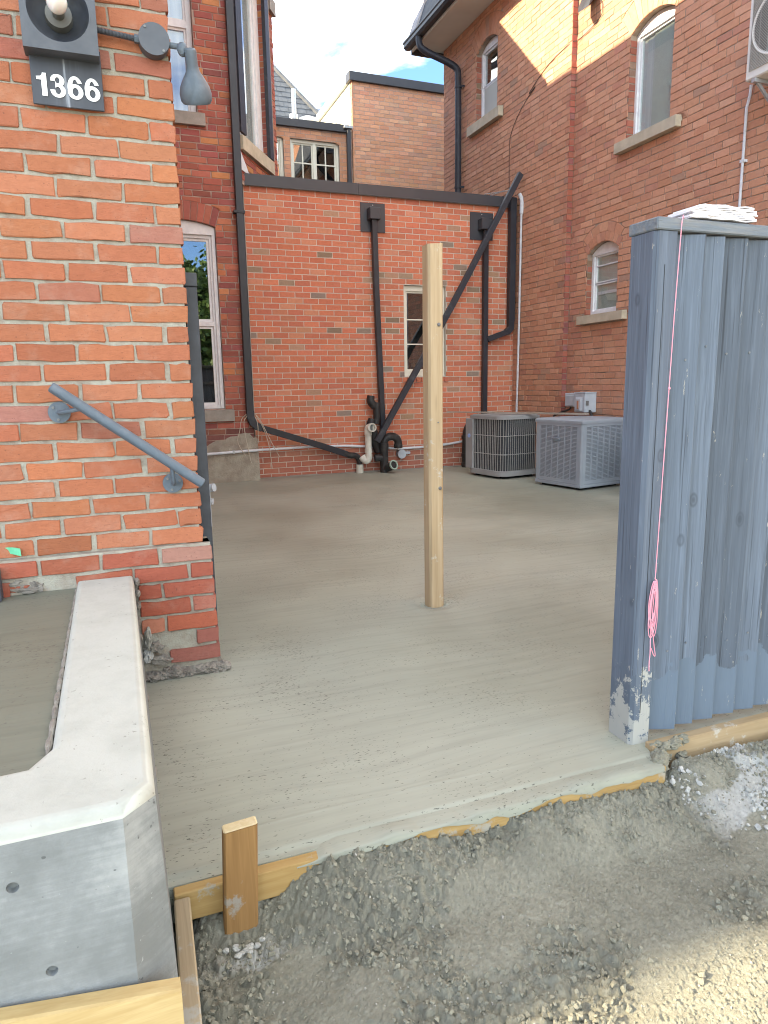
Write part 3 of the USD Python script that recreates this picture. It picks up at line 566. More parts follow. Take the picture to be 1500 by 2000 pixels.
def soil_z(x, y):
    p = np.stack([x, y, 0*x], -1)
    z = soil_base(x, y); m = clodmask(x, y)
    wx, wy = x + 0.012*(fbm(p*30, 2, 2)-.5), y + 0.012*(fbm(p*30+9, 2, 4)-.5)
    for s, h, sd in ((0.040, 0.020, 1), (0.022, 0.012, 2), (0.012, 0.006, 3)):
        d1, d2, r = cells(wx, wy, s, sd); bump = np.sqrt(np.clip(1 - (d1/0.62)**2, 0, 1))*(r**1.5)
        z = z + m*h*(bump - 0.35)
    d1, d2, r = cells(wx, wy, 0.008, 5); z = z + 0.0028*(0.35 + m)*(np.clip(1 - d1/0.6, 0, 1)*r)
    z = z + 0.010*(fbm(p*14, 4, 31) - .5)*(0.6 + 0.4*m) + 0.0035*(fbm(p*85, 3, 37, 0.7) - .5)
    q = np.abs(fbm(p*22 + 5, 4, 41, 0.6) - .5); z = z - (1-m)*0.004*np.clip(1 - q/0.03, 0, 1)*(fbm(p*7, 2, 44) > .47)
    d1, d2, r = cells(wx, wy, 0.0055, 15); z = z + 0.0036*(np.clip(1 - d1/0.55, 0, 1)*(r > .5))*(0.4 + fbm(p*9, 2, 47))
    d1, d2, r = cells(wx, wy, 0.010, 25); z = z + 0.0055*(np.clip(1 - d1/0.5, 0, 1)*(r > .74))
    return z
xs = np.concatenate([np.arange(-0.02, 2.3, 0.0034), np.arange(2.3, 2.9, 0.009)])
ys = np.arange(0.80, 1.742, 0.0034)
v, f = heightfield(xs, ys, soil_z)
x_, y_ = v[:, 0], v[:, 1]; p_ = np.c_[x_, y_, 0*x_]
tone = fbm(p_*3.0 + 2, 4, 50)[:, None]; m_ = clodmask(x_, y_)[:, None]
tint = np.array([0.315, 0.309, 0.252])*(0.70 + 0.66*tone) * (1 - 0.16*m_)
dust = sstep(0.50, 0.58, fbm(p_*np.array([5, 9, 1]) + 1, 5, 60)) * sstep(1.60, 1.78, x_ + 0.25*(fbm(p_*4, 2, 8)-.5)) * sstep(1.38, 1.48, y_ + 0.08*(fbm(p_*6, 2, 18)-.5))
dust = dust + 0.8*sstep(0.58, 0.68, fbm(p_*14, 4, 61))*np.exp(-(((x_-0.22)/0.09)**2 + ((y_-1.56)/0.06)**2)) + 0.7*sstep(0.62, 0.72, fbm(p_*11, 4, 64))*sstep(0.5, 0.2, x_)*sstep(1.5, 1.3, y_)
dust = np.clip(dust, 0, 1)[:, None]; tint = tint*(1-dust) + np.array([0.46, 0.465, 0.45])*dust
tint = tint*(0.86 + 0.28*fbm(p_*120, 2, 71)[:, None])
obj('soil', (v, f), 'soil', smooth=True, tint=tint, kind='structure')
# loose soil beyond the detailed part, same level
def rough(x, y): return soil_base(np.clip(x, 0.0, 2.9), np.clip(y, 0.72, 1.74)) + 0.012*(fbm(np.stack([x, y, 0*x], -1)*9, 3, 5) - .5)
v, f = heightfield(np.arange(-3.0, 9.0, 0.06), np.arange(-6.0, 0.84, 0.06), lambda a, b: rough(a, b) - 0.003*sstep(0.5, 0.78, b))
obj('soil', (v, f), 'ground_dirt', smooth=True, kind='structure')
v, f = heightfield(np.arange(2.86, 9.0, 0.05), np.arange(0.70, 1.76, 0.05), lambda a, b: rough(a, b) - 0.002)
obj('soil', (v, f), 'ground_dirt', smooth=True, kind='structure')

# slab
def slab_z(x, y):
    p = np.stack([x, y, 0*x], -1)
    z = 0.012*(fbm(p*0.7, 2, 3) - .5) + 0.0015*(fbm(p*np.array([1.5, 6, 1]), 3, 7) - .5)
    edge = sstep(1.90, 1.865, y); z = z*(1 - 0.5*edge) + 0.0014*np.exp(-((y - 1.885 - 0.010*np.sin(x*3))/0.006)**2)*(fbm(p*np.array([2, 1, 1]), 2, 12) > 0.45)
    z = z - 0.010*sstep(1.775, 1.752, y)
    r = np.hypot(x-1.68, y-3.60); z = z - 0.012*np.exp(-(r/0.09)**2) + 0.008*np.exp(-((r-0.13)/0.035)**2)
    return z
xs = np.arange(0.018, 6.06, 0.025); ys = np.unique(np.concatenate([np.arange(1.735, 1.95, 0.004), np.arange(1.95, 4.2, 0.012), np.arange(4.2, 9.9, 0.03)]))
v, f = heightfield(xs, ys, slab_z); nx, ny = len(xs), len(ys); v[:, 1] = np.where(v[:, 0] > 1.675, np.maximum(v[:, 1], 1.8265 + (v[:, 1] - 1.735)*1e-3), v[:, 1])
# edge skirt so that the slab has its thickness
vb = v.copy()[:nx]; vb[:, 2] = -0.12; k = len(v)
sk = [[i, k+i, i+1] for i in range(nx-1)] + [[i+1, k+i, k+i+1] for i in range(nx-1)]
vl = v.copy()[::nx]; vl[:, 2] = -0.14; k2 = k + nx
sk += [[i*nx, (i+1)*nx, k2+i] for i in range(ny-1)] + [[(i+1)*nx, k2+i+1, k2+i] for i in range(ny-1)]
obj('concrete_slab', (np.vstack([v, vb, vl]), np.vstack([f, sk])), 'fresh_concrete', smooth=40, kind='structure')
# raised walkway behind the curb
xs = np.arange(-3.2, -0.195, 0.03); ys = np.arange(1.53, 3.2, 0.03)
v, f = heightfield(xs, ys, lambda a, b: 0.462 - 0.008*sstep(-0.3, -0.6, a) + 0.004*(fbm(np.stack([a*8, b, 0*a], -1), 3, 5)-.5))
obj('concrete_walkway', cat([trimesh.Trimesh(v, f, process=False), bx(-3.2, -0.2, 1.56, 3.16, -0.2, 0.44)]), 'wet_concrete', smooth=30, kind='structure')

# ------------------------------------------------------------------ front house
rng = np.random.default_rng(3)
H1 = thing('brick_house', 'orange brick house front wall with the number 1366 lamp and a handrail', 'house', (0.3, 3.17, 0))
shell = cat([bx(-18, 0.303, 3.182, 9.58, 0.5, 7.88), bx(-18, 0.303, 3.182, 9.58, -0.2, 0.5)])  # upper part unseen, stretched far left so its shadow covers the yard
wl = obj('wall', shell, 'far_brickwork', H1)
obj('mortar_bed', cat([bx(-2.6, 0.309, 3.1735, 3.19, 0.50, 4.4), bx(0.2, 0.3095, 3.174, 6.2, 0.0, 4.4)]), 'mortar', H1)
obj('roof', cat([bx(-18.4, 0.72, 2.76, 9.95, 7.88, 8.0, 0.02), bx(-18.1, 0.42, 3.06, 9.7, 7.7, 7.88)]), 'dark_coping', H1)  # unseen flat roof, height and overhang shaped for the shadow edges it casts
near_cols = palette([(.355, .128, .068), (.335, .117, .061), (.37, .145, .08), (.305, .112, .074), (.37, .138, .066), (.305, .13, .1)], [4, 3, 3, 1.0, 1.5, 0.4], 0.055)
items = lay(-2.5, 0.3185, 0.622, 4.37, 0.2365, 0.0798, 0.0135, None, rng, start=0.118, irregular=0.006)
# rows are laid from the corner so that half and full bricks alternate there
def corner_rows(u0, u1, v0, v1, L, H, joint, rng, first_half=0):
    out = []
    for r in range(int(round((v1-v0)/H))):
        a, b = v0 + r*H, v0 + (r+1)*H - joint
        q = u1 + rng.normal(0, 0.0015); l = (L*0.46 if (r + first_half) % 2 else L*0.97)
        while q > u0:
            p = q - l + joint*rng.uniform(.55, 1.35)
            out.append(('r', (max(p, u0), a + rng.normal(0, .001), q, b + rng.normal(0, .0012)), r)); q -= l; l = L + rng.normal(0, 0.007)
    return out
items = corner_rows(-2.5, 0.3185, 0.612, 4.37, 0.2365, 0.0798, 0.0135, rng)
res = build_bricks(items, (0, 3.1725, 0), X, Z, -Y, rng, near_cols, proud=0.0045, c=0.003, back=0.05, j=0.0029, rough=True, tilt=0.0012)
emit_bricks(res, wl, 'old_brick_near', 290)
items = corner_rows(3.19, 6.0, 0.55, 4.37, 0.2365, 0.0798, 0.0135, rng, 1)
res = build_bricks(lay(3.26, 6.0, 0.628, 4.37, 0.2365, 0.0798, 0.0135, None, rng, start=0.1, irregular=0.006), (0.3095, 0, 0), Y, Z, X, rng, near_cols, proud=0.0045, c=0.003, back=0.003, j=0.0012)
emit_bricks(res, wl, 'old_brick_near', 0)
# plinth below, stepping out
pl = obj('plinth', cat([bx(-2.6, 0.349, 3.139, 3.24, 0.02, 0.606), bx(0.25, 0.349, 3.16, 6.2, 0.02, 0.606)]), 'mortar', H1)
def plinth_rows():
    out = []; H = 0.0785
    for r in range(7):
        a = 0.060 + r*H; b = a + H - 0.014; e = 0.362 - 0.0015*r
        l = (0.112 if r % 2 else 0.232); q = e
        lim = 0.028 if r < 5 else -2.5
        while q > lim:
            p = max(q - l + 0.013, lim)
            if q - p > 0.03 and not (r == 5 and -0.52 < p < -0.36): out.append(('r', (p, a, q, b), r))
            q -= l; l = 0.236 + rng.normal(0, .005)
    return out
it = plinth_rows(); it = [i for i in it if not (i[2] <= 1 and i[1][0] < 0.13)]
pc = palette([(.315, .092, .055), (.295, .084, .05), (.28, .1, .078), (.35, .135, .088), (.35, .172, .13)], [3, 3, 2, 1, 1], 0.08)
emit_bricks(build_bricks(it, (0, 3.138, 0), X, Z, -Y, rng, pc, proud=0.008, c=0.003, back=0.06, j=0.0022, rough=True), pl, 'old_brick_near', 100)
# sloped top of the plinth at the corner, broken lower corner and parging
PARGE = None
def lump(c, r, seed, n=2, amp=0.35, fr=1.3):
    m = trimesh.creation.icosphere(n, 1.0); v = np.array(m.vertices)
    v = v*(1 + amp*(fbm(v*fr + seed*3.1, 3, seed)[:, None] - .5)*2)*np.asarray(r, float) + np.asarray(c, float)
    return trimesh.Trimesh(v, m.faces, process=False)
rr = np.random.default_rng(77)
obj('parging', cat([lump((0.03 + 0.034*k, 3.135 + rr.uniform(-.006, .006), 0.012 + rr.uniform(-.004, .006)), (0.034, 0.036, 0.028 + rr.uniform(-.008, .006)), 500+k, 3, .6, 2.0) for k in range(11)] + [bx(0.34, 0.372, 3.12, 3.4, -0.02, 0.03)]), 'cracked_brown', H1)
for i, (c, r) in enumerate([((0.075, 3.128, 0.15), (0.035, 0.02, 0.03)), ((0.05, 3.12, 0.20), (0.016, 0.015, 0.045)), ((0.10, 3.125, 0.09), (0.04, 0.018, 0.022)), ((0.045, 3.118, 0.12), (0.018, 0.018, 0.03))]):
    obj('rubble', lump(c, r, 30+i, 2, .9, 2.0), ('cracked_brown', 'pebble_stone', 'cracked_brown', 'pale_rubble')[i], H1)
obj('broken_hole', cat([lump((-0.45, 3.15, 0.50), (0.055, 0.02, 0.028), 5, 3, 0.7, 2), lump((-0.37, 3.15, 0.485), (0.025, 0.02, 0.03), 9, 3, .8, 2), lump((-0.40, 3.14, 0.475), (0.04, 0.02, 0.012), 19, 3, .8, 2)]), 'cracked_brown', H1, label='broken hole with dark rubble in the bottom brick course')
emit_bricks(build_bricks([('p', Polygon([(-0.52, 0.477), (-0.455, 0.47), (-0.41, 0.48), (-0.395, 0.496), (-0.47, 0.497), (-0.52, 0.49)]), 0)], (0, 3.14, 0), X, Z, -Y, rng, pc, proud=.006, j=.002), pl, 'old_brick_near', 5)

# lamp with house number, hung on the wall
LZ = 2.672
L1 = thing('number_lamp', 'dark grey wall lamp with open round bowl, bulb and white 1366 plate', 'wall lamp', (-0.08, 3.16, 2.37))
face = Polygon([(-0.212, 2.535), (0.047, 2.535), (0.047, 2.83), (-0.212, 2.83)])
circ = shapely.Point(-0.083, LZ).buffer(0.106, 48)
obj('housing', extr(face.difference(circ), (0, 3.16, 0), X, Z, -Y, 0.085), 'grey_paint', L1)
t = np.linspace(0, 2*np.pi, 49)[:-1]
obj('bowl', lathe([(0.1065, 0.0005), (0.097, 0.03), (0.075, 0.058), (0.03, 0.07), (0.0, 0.07)], (-0.083, 3.078, LZ), (0, 1, 0), 48), 'dark_grey_paint', L1, smooth=50)
obj('socket', cat([cyl((-0.083, 3.146, LZ), (-0.083, 3.105, LZ), 0.05, 0.046, 28), cyl((-0.083, 3.105, LZ), (-0.083, 3.06, LZ), 0.022, 0.021, 20)]), 'bulb_ceramic', L1, smooth=40)
obj('bulb', lathe([(0.0, -0.098), (0.012, -0.095), (0.024, -0.083), (0.033, -0.06), (0.036, -0.04), (0.034, -0.02), (0.026, 0.0), (0.019, 0.015), (0.018, 0.03)], (-0.083, 3.055, LZ), (0, 1, 0), 28), 'frosted_bulb', L1, smooth=True)
plate = obj('number_plate', bx(-0.2, 0.052, 3.142, 3.152, 2.366, 2.58, 0.002), 'plate_paint', L1)
E_ = lambda cx, cy, rx, ry: shapely.affinity.scale(shapely.Point(cx, cy).buffer(1, 40), rx, ry)
one = Polygon([(.30, 0), (.50, 0), (.50, 1), (.355, 1), (.335, .915), (.27, .845), (.12, .82), (.12, .69), (.30, .69)])
six = E_(.30, .325, .295, .335).union(E_(.30, .5, .295, .51).difference(E_(.30, .5, .115, .375)).difference(sbox(.30, -1, 2, .72))).difference(E_(.30, .325, .118, .185))
three = E_(.29, .735, .265, .275).difference(E_(.29, .745, .088, .135)).difference(sbox(-1, .42, .20, .70)).union(E_(.29, .295, .29, .305).difference(E_(.29, .30, .108, .165)).difference(sbox(-1, .315, .20, .7))).union(sbox(.20, .47, .34, .60))
tx = cat([trimesh.creation.extrude_polygon(shapely.affinity.translate(g_, o_, 0), 0.003, engine='earcut') for g_, o_ in ((one, 0.0), (three, .62), (six, 1.28), (six, 1.94))])
b = tx.bounds; s = 0.222/(b[1][0]-b[0][0])
vv = np.array(tx.vertices); vv = np.c_[(vv[:, 0]-b[0][0])*s - 0.182, 3.1418 - vv[:, 2], (vv[:, 1]-b[0][1])*0.080 + 2.396]
obj('number', trimesh.Trimesh(vv, tx.faces, process=False), 'white_letter', plate)

L2 = thing('flood_lamp', 'grey bell shaped spot lamp on a swivel, fed from a round junction box', 'spot lamp', (0.255, 3.16, 2.64))
jb = obj('junction_box', cyl((0.255, 3.165, 2.643), (0.255, 3.118, 2.643), 0.0585, None, 36), 'grey_paint', L2, smooth=40)
for q in ((0.222, 2.682), (0.288, 2.604)): obj('screw', cyl((q[0], 3.118, q[1]), (q[0], 3.115, q[1]), 0.005, None, 8), 'bolt_steel', jb)
obj('arm', cat([cyl((0.31, 3.135, 2.635), (0.345, 3.125, 2.63), 0.011), lump((0.36, 3.115, 2.618), (0.021, 0.02, 0.027), 3, 2, 0.08), cyl((0.355, 3.1, 2.607), (0.37, 3.13, 2.612), 0.012)]), 'rail_paint', L2, smooth=40)
ax = np.array([0.13, 0.40, -0.90]); ax /= np.linalg.norm(ax)
obj('shade', lathe([(0.0, -0.01), (0.018, -0.008), (0.0235, 0.0), (0.0235, 0.05), (0.027, 0.07), (0.043, 0.095), (0.058, 0.122), (0.064, 0.148), (0.062, 0.172), (0.054, 0.184), (0.05, 0.176), (0.05, 0.15), (0.0, 0.12)], (0.388, 3.10, 2.612), ax, 32), 'rail_paint', L2, smooth=50)
C1 = thing('flexible_conduit', 'short ribbed grey conduit running from number lamp to junction box', 'conduit', (0.1, 3.16, 2.64))
pts = [(0.045 + i*0.001, 3.145, 2.655 - i*0.00008) for i in range(0, 146)]
obj('ribbed_tube', tube(pts, [0.0105 + 0.0016*math.cos(i*1.25) for i in range(146)], 12), 'grey_paint', C1, smooth=40)
obj('connector', cyl((0.182, 3.145, 2.644), (0.203, 3.145, 2.643), 0.016, None, 6), 'rail_paint', C1)

R1 = thing('handrail', 'sloping blue grey pipe handrail fixed to the orange brick wall', 'handrail', (0.05, 3.1, 1.1))
a, b = np.array((-0.234, 3.082, 1.308)), np.array((0.326, 3.082, 0.884)); d = (b-a)/np.linalg.norm(b-a)
obj('rail', lathe([(0.0, -0.004), (0.017, -0.003), (0.0215, 0.003), (0.0215, np.linalg.norm(b-a)-0.003), (0.017, np.linalg.norm(b-a)+0.003), (0.0, np.linalg.norm(b-a)+0.004)], a, d, 28), 'rail_paint', R1, smooth=50)
for cx, cz, t_ in ((-0.219, 1.205, 0.17), (0.208, 0.884, 0.78)):
    br = obj('bracket', cat([cyl((cx, 3.167, cz), (cx, 3.158, cz), 0.043, None, 28), tube([(cx, 3.16, cz), (cx, 3.11, cz), tuple((a + (b-a)*t_) + np.array([0, 0.0, -0.018]))], 0.009, 10, 2)]), 'rail_paint', R1, smooth=40)
    for k in (0.3, 2.4, 4.5): obj('screw', cyl((cx + .03*math.cos(k), 3.159, cz + .03*math.sin(k)), (cx + .03*math.cos(k), 3.154, cz + .03*math.sin(k)), 0.0055, None, 8), 'bolt_steel', br)

G1 = thing('gate_post', 'slim dark grey square post with cap behind the front house corner', 'gate post', (0.35, 3.31, 0))
obj('shaft', bx(0.322, 0.378, 3.283, 3.337, 0, 1.735, 0.003), 'dark_grey_paint', G1); obj('cap', bx(0.320, 0.380, 3.281, 3.339, 1.737, 1.795, 0.003), 'dark_grey_paint', G1)
M1 = thing('gas_valve_box', 'small pale blue grey meter box low behind the grey gate post', 'meter box', (0.4, 3.8, 0.6))
obj('case', bx(0.33, 0.432, 3.72, 3.84, 0.55, 0.80, 0.012), 'box_grey', M1); obj('spout', cat([cyl((0.43, 3.76, 0.765), (0.455, 3.74, 0.77), 0.022), cyl((0.43, 3.78, 0.69), (0.447, 3.77, 0.69), 0.018), cyl((0.40, 3.78, 0.0), (0.40, 3.78, 0.56), 0.016)]), 'box_grey', M1, smooth=40)

# tape and dark post at the left edge
T1 = thing('green_tape', 'strip of torn green tape stuck low on the orange bricks', 'tape', (-0.46, 3.16, 0.65))
u = np.linspace(0, 1, 14); top = np.c_[-0.62 + 0.202*u, 3.158 - 0.012*np.sin(u*7), 0.672 - 0.022*u + 0.004*np.sin(u*9)]; bot = top + np.c_[0*u - 0.01 + 0.012*u, -0.006*np.cos(u*5), -0.03 + 0.003*np.sin(u*11)]
v = np.vstack([top, bot]); f = [[i, i+14, i+1] for i in range(13)] + [[i+1, i+14, i+15] for i in range(13)]
obj('strip', cat([trimesh.Trimesh(v, f, process=False), trimesh.Trimesh(v + [0, 0.0012, 0], np.array(f)[:, ::-1], process=False)]), 'green_tape', T1)
tag_p = obj('steel_post', cat([bx(-0.56, -0.495, 3.07, 3.13, 0.45, 0.585, 0.003), bx(-0.60, -0.505, 3.05, 3.15, 0.455, 0.468)]), 'dark_grey_paint', label='short dark blue steel post foot on the walkway below green tape', category='post')

# ------------------------------------------------------------------ concrete curb
CW = thing('concrete_curb', 'pale L shaped concrete curb wall with chamfered corner beside the fresh slab', 'curb wall', (0, 1.35, 0))
top = Polygon([(-3.2, 1.335), (-0.052, 1.335), (0.012, 1.395), (0.012, 3.13), (-0.215, 3.13), (-0.202, 1.64), (-0.245, 1.562), (-0.40, 1.552), (-3.2, 1.552)])
H_ = 0.497
def ring_at(poly, z, n=0): return z
def loft(layers):
    V, F, k = [], [], len(layers[0][0]); 
    for o, z in layers: V += [(x, y, z) for x, y in o]
    for l in range(len(layers)-1):
        for i in range(k):
            j = (i+1) % k; F += [[l*k+i, l*k+j, (l+1)*k+i], [l*k+j, (l+1)*k+j, (l+1)*k+i]]
    tri = trimesh.creation.triangulate_polygon(Polygon(layers[-1][0]), engine='earcut'); 
    V2, F2 = tri; b = len(V); V += [(x, y, layers[-1][1]) for x, y in V2]; F += [[b+a_, b+b_, b+c_] for a_, b_, c_ in F2]
    return trimesh.Trimesh(np.array(V), np.array(F), process=False)
o0 = np.array(top.exterior.coords)[:-1]
if not shapely.geometry.polygon.orient(top).exterior.is_ccw: o0 = o0[::-1]
def inset(o, d):
    o = np.asarray(o); out = []
    for i in range(len(o)):
        a_, b_, c_ = o[i-1], o[i], o[(i+1) % len(o)]
        n1 = np.array([-(b_-a_)[1], (b_-a_)[0]]); n1 /= np.linalg.norm(n1); n2 = np.array([-(c_-b_)[1], (c_-b_)[0]]); n2 /= np.linalg.norm(n2)
        m = n1 + n2; m /= (m @ n1); s = 1.0
        out.append(b_ + m*d)
    return np.array(out)
ccw = Polygon(o0).exterior.is_ccw; sg = 1 if ccw else -1
if not ccw: o0 = o0[::-1]
lower = o0.copy(); lower[2] = (0.036, 1.40); lower[3] = (0.036, 3.13)
body = loft([(lower, -0.25), (o0, H_-0.03)])
k_ = len(o0); bt = trimesh.creation.triangulate_polygon(Polygon(lower), engine='earcut')
top_v, top_f = trimesh.creation.triangulate_polygon(Polygon(o0), engine='earcut')
side = np.array([[i, (i+1) % k_, k_+i] for i in range(k_)] + [[(i+1) % k_, k_+(i+1) % k_, k_+i] for i in range(k_)])
bb_ = trimesh.Trimesh(np.vstack([np.c_[lower, np.full(k_, -.25)], np.c_[o0, np.full(k_, H_-.03)], np.c_[bt[0], np.full(len(bt[0]), -.25)], np.c_[top_v, np.full(len(top_v), H_-.03)]]), np.vstack([side, bt[1][:, ::-1] + 2*k_, top_f + 2*k_ + len(bt[0])]))
bb_.merge_vertices(); bb_.fix_normals()
mb = manifold3d.Manifold(manifold3d.Mesh(np.asarray(bb_.vertices, np.float32), np.asarray(bb_.faces, np.uint32)))
for hx, hz in ((-0.255, 0.375), (-0.206, 0.175)):
    hm = lathe([(0.0, 0.0), (0.009, 0.0), (0.0105, 0.006), (0.0135, 0.03), (0.0, 0.03)], (hx, 1.347, hz), (0, -1, 0), 24); hm.merge_vertices(); hm.update_faces(hm.nondegenerate_faces()); hm.fix_normals()
    mb = mb - manifold3d.Manifold(manifold3d.Mesh(np.asarray(hm.vertices, np.float32), np.asarray(hm.faces, np.uint32)))
assert not mb.is_empty()
obj('wall_body', mb, 'formed_concrete', CW, smooth=20)
cap = loft([(o0, H_-0.0301), (o0, H_-0.024), (inset(o0, 0.0028), H_-0.014), (inset(o0, 0.0075), H_-0.006), (inset(o0, 0.014), H_-0.0015), (inset(o0, 0.022), H_)])
obj('cap', cap, 'cured_concrete', CW, smooth=70)
rr = np.random.default_rng(5)
rag = [lump((0.02 + rr.uniform(-.004, .006), y_, z_), (0.012, 0.03, 0.018), 70+i, 2, .4) for i, (y_, z_) in enumerate([(3.10, .47), (3.09, .42), (3.11, .36), (3.1, .29), (3.09, .22), (2.9, .015), (2.3, .012)])]
rag += [lump((-0.212, y_, 0.47), (0.008, 0.05, 0.012), 90+i, 2, .4) for i, y_ in enumerate(np.arange(1.7, 3.1, 0.09))]
obj('mortar_crust', cat(rag), 'cracked_brown', CW, kind='stuff')

# ------------------------------------------------------------------ timber formwork
F1 = thing('form_board', 'cement smeared timber form board along the front edge of fresh slab', 'form board', (0.8, 1.72, 0))
obj('board', bx(0.04, 1.672, 1.697, 1.733, -0.098, -0.012, 0.003), 'form_wood_front', F1)
xs = np.linspace(0.03, 1.66, 160); sl = []
crust = np.array([0.012*float(sstep(0.36, 0.5, x))*max(0, fbm(np.array([[x*9, 1, 2]]), 4, 77)[0]-.42)/.3 for x in xs])
vv = []; 
for x, c in zip(xs, crust): q = float(sstep(0.36, 0.52, x)); s_ = 0.016*(1 - q); dp = 0.075*max(0.0, float(fbm(np.array([[x*5.5, 4, 1]]), 3, 33)[0]) - .40); vv += [(x, 1.765, -0.006 - s_), (x, 1.735, -0.005 + c*.5 - s_), (x, 1.70, -0.0055 + c - s_), (x, 1.6955 - .004*q, -0.007 - 0.004*q + c*.3 - s_), (x, 1.6960 - .003*q, -0.010 - s_ - q*(0.005 + 1.0*c + dp))]
ff = [[i*5+j, i*5+j+1, (i+1)*5+j] for i in range(159) for j in range(4)] + [[i*5+j+1, (i+1)*5+j+1, (i+1)*5+j] for i in range(159) for j in range(4)]
keep = [t for t in ff if 0.36 < vv[t[0]][0]]
obj('mortar_lump', cat([lump((1.672 + rng.normal(0, .01), 1.752 + rng.normal(0, .018), -0.03 + .012*k % .03), (0.03, 0.024, 0.03), 810+k, 3, .6, 2) for k in range(6)]), 'clod', F1)
obj('cement_smear', trimesh.Trimesh(np.array(vv), np.array(keep), process=False), 'fresh_concrete', F1, smooth=True)
F2 = thing('wooden_stake', 'short upright wooden stake driven in front of the slab edge', 'stake', (0.2, 1.69, -0.15))
st = hull([(x + (0.016 if z > 0 else -0.002), y, z) for x in (0.158, 0.246) for y in (1.655, 1.693) for z in (-0.25, 0.165 + (0.006 if x > 0.2 else 0))])
P_ = []
for z, dx in ((-0.25, -0.004), (0.162, 0.014)):
    for a_, b_ in ((0.005, 0), (0.0, 0.005), (0.0, 0.033), (0.005, 0.038), (0.084, 0.038), (0.089, 0.033), (0.089, 0.005), (0.084, 0)):
        P_.append((0.157 + dx + a_, 1.652 + b_, z + (a_*0.07 if z > 0 else 0)))
obj('stake_body', hull(P_), 'stake_wood', F2)
top_ = [(x, y, z + 0.0015) for x, y, z in P_[8:]]
obj('cut_end', hull(top_ + [(x, y, z + 0.0035) for x, y, z in [(0.171+0.004, 1.656, .1625), (0.171+.085, 1.656, .1685), (0.171+.085, 1.686, .1685), (0.171+.004, 1.686, .1625)]]), 'stake_cut', F2)
F3 = thing('form_board', 'narrow timber form board running towards viewer beside the curb corner', 'form board', (0.05, 1.5, -0.1))
obj('board', hull([(x + (y-1.2)*0.032, y, z + (y-1.2)*0.03) for y in (1.05, 1.690) for x, z in ((0.025, -0.135), (0.063, -0.135), (0.022, -0.038), (0.026, -0.034), (0.059, -0.034), (0.063, -0.038))]), 'form_wood_old', F3)
F4 = thing('form_board', 'new yellow timber form board with knots across foot of the curb', 'form board', (-0.3, 1.31, 0.05))
obj('board', hull([(x, y, z - 0.155*(x - 0.032) + 0.085) for x in (-1.6, 0.030) for y, z in ((1.290, -0.09), (1.3285, -0.09), (1.290, -0.004), (1.294, 0.0), (1.3245, 0.0), (1.3285, -0.004))]), 'form_wood_new', F4)
obj('nail', cyl((-0.205, 1.291, 0.055), (-0.208, 1.277, 0.052), 0.005, None, 10), 'blue_plastic', F4)
F5 = thing('form_board', 'weathered timber form board along the foot of the blue fence', 'form board', (2.0, 1.8, -0.03))
obj('board', bx(1.678, 4.2, 1.775, 1.813, -0.085, 0.022, 0.003), 'form_wood_side', F5)
obj('cement_lump', cat([lump((1.71 + k*0.02, 1.785 - .012*(k % 2), 0.012 - 0.05*(k % 3 == 2)), (0.025, 0.018, 0.016), 41+k, 2, .8, 2.2) for k in range(7)]), 'clod', F5)

# ------------------------------------------------------------------ fence
FN = thing('blue_fence', 'weathered blue grey board fence with corner post and flat top rail', 'fence', (2.4, 1.87, 0))
rng = np.random.default_rng(8)
pz = 1.762
pp = np.array([(1.634, 1.852), (1.646, 1.838), (1.716, 1.838), (1.722, 1.846), (1.722, 1.955), (1.716, 1.963), (1.642, 1.963), (1.634, 1.955)])
zs = np.linspace(-0.1, pz, 24); V = []; 
for z in zs: V += [(x + 0.0012*(fbm(np.array([[x*30, y*30, z*3]]), 2, 4)[0]-.5), y + 0.002*(fbm(np.array([[x*30, y*30, z*3]]), 2, 6)[0]-.5), z) for x, y in pp]
Fc = [[i*8+j, i*8+(j+1) % 8, (i+1)*8+j] for i in range(23) for j in range(8)] + [[i*8+(j+1) % 8, (i+1)*8+(j+1) % 8, (i+1)*8+j] for i in range(23) for j in range(8)] + [[23*8, 23*8+j, 23*8+j+1] for j in range(1, 7)]
obj('post', trimesh.Trimesh(np.array(V), np.array(Fc), process=False), 'fence_post_paint', FN, smooth=25, tint=(1.0, 1.0, 1.0))
obj('gap', bx(1.7225, 1.7335, 1.868, 1.885, 0.05, pz - 0.01), 'dark_void', FN)
obj('post_crack', bx(1.6705, 1.6725, 1.8372, 1.839, 0.12, 1.66), 'dark_void', FN)
edges = [1.731, 1.822, 1.911, 2.013, 2.119, 2.222, 2.33, 2.425, 2.53, 2.635, 2.74, 2.84, 2.945, 3.05, 3.15, 3.26, 3.36]
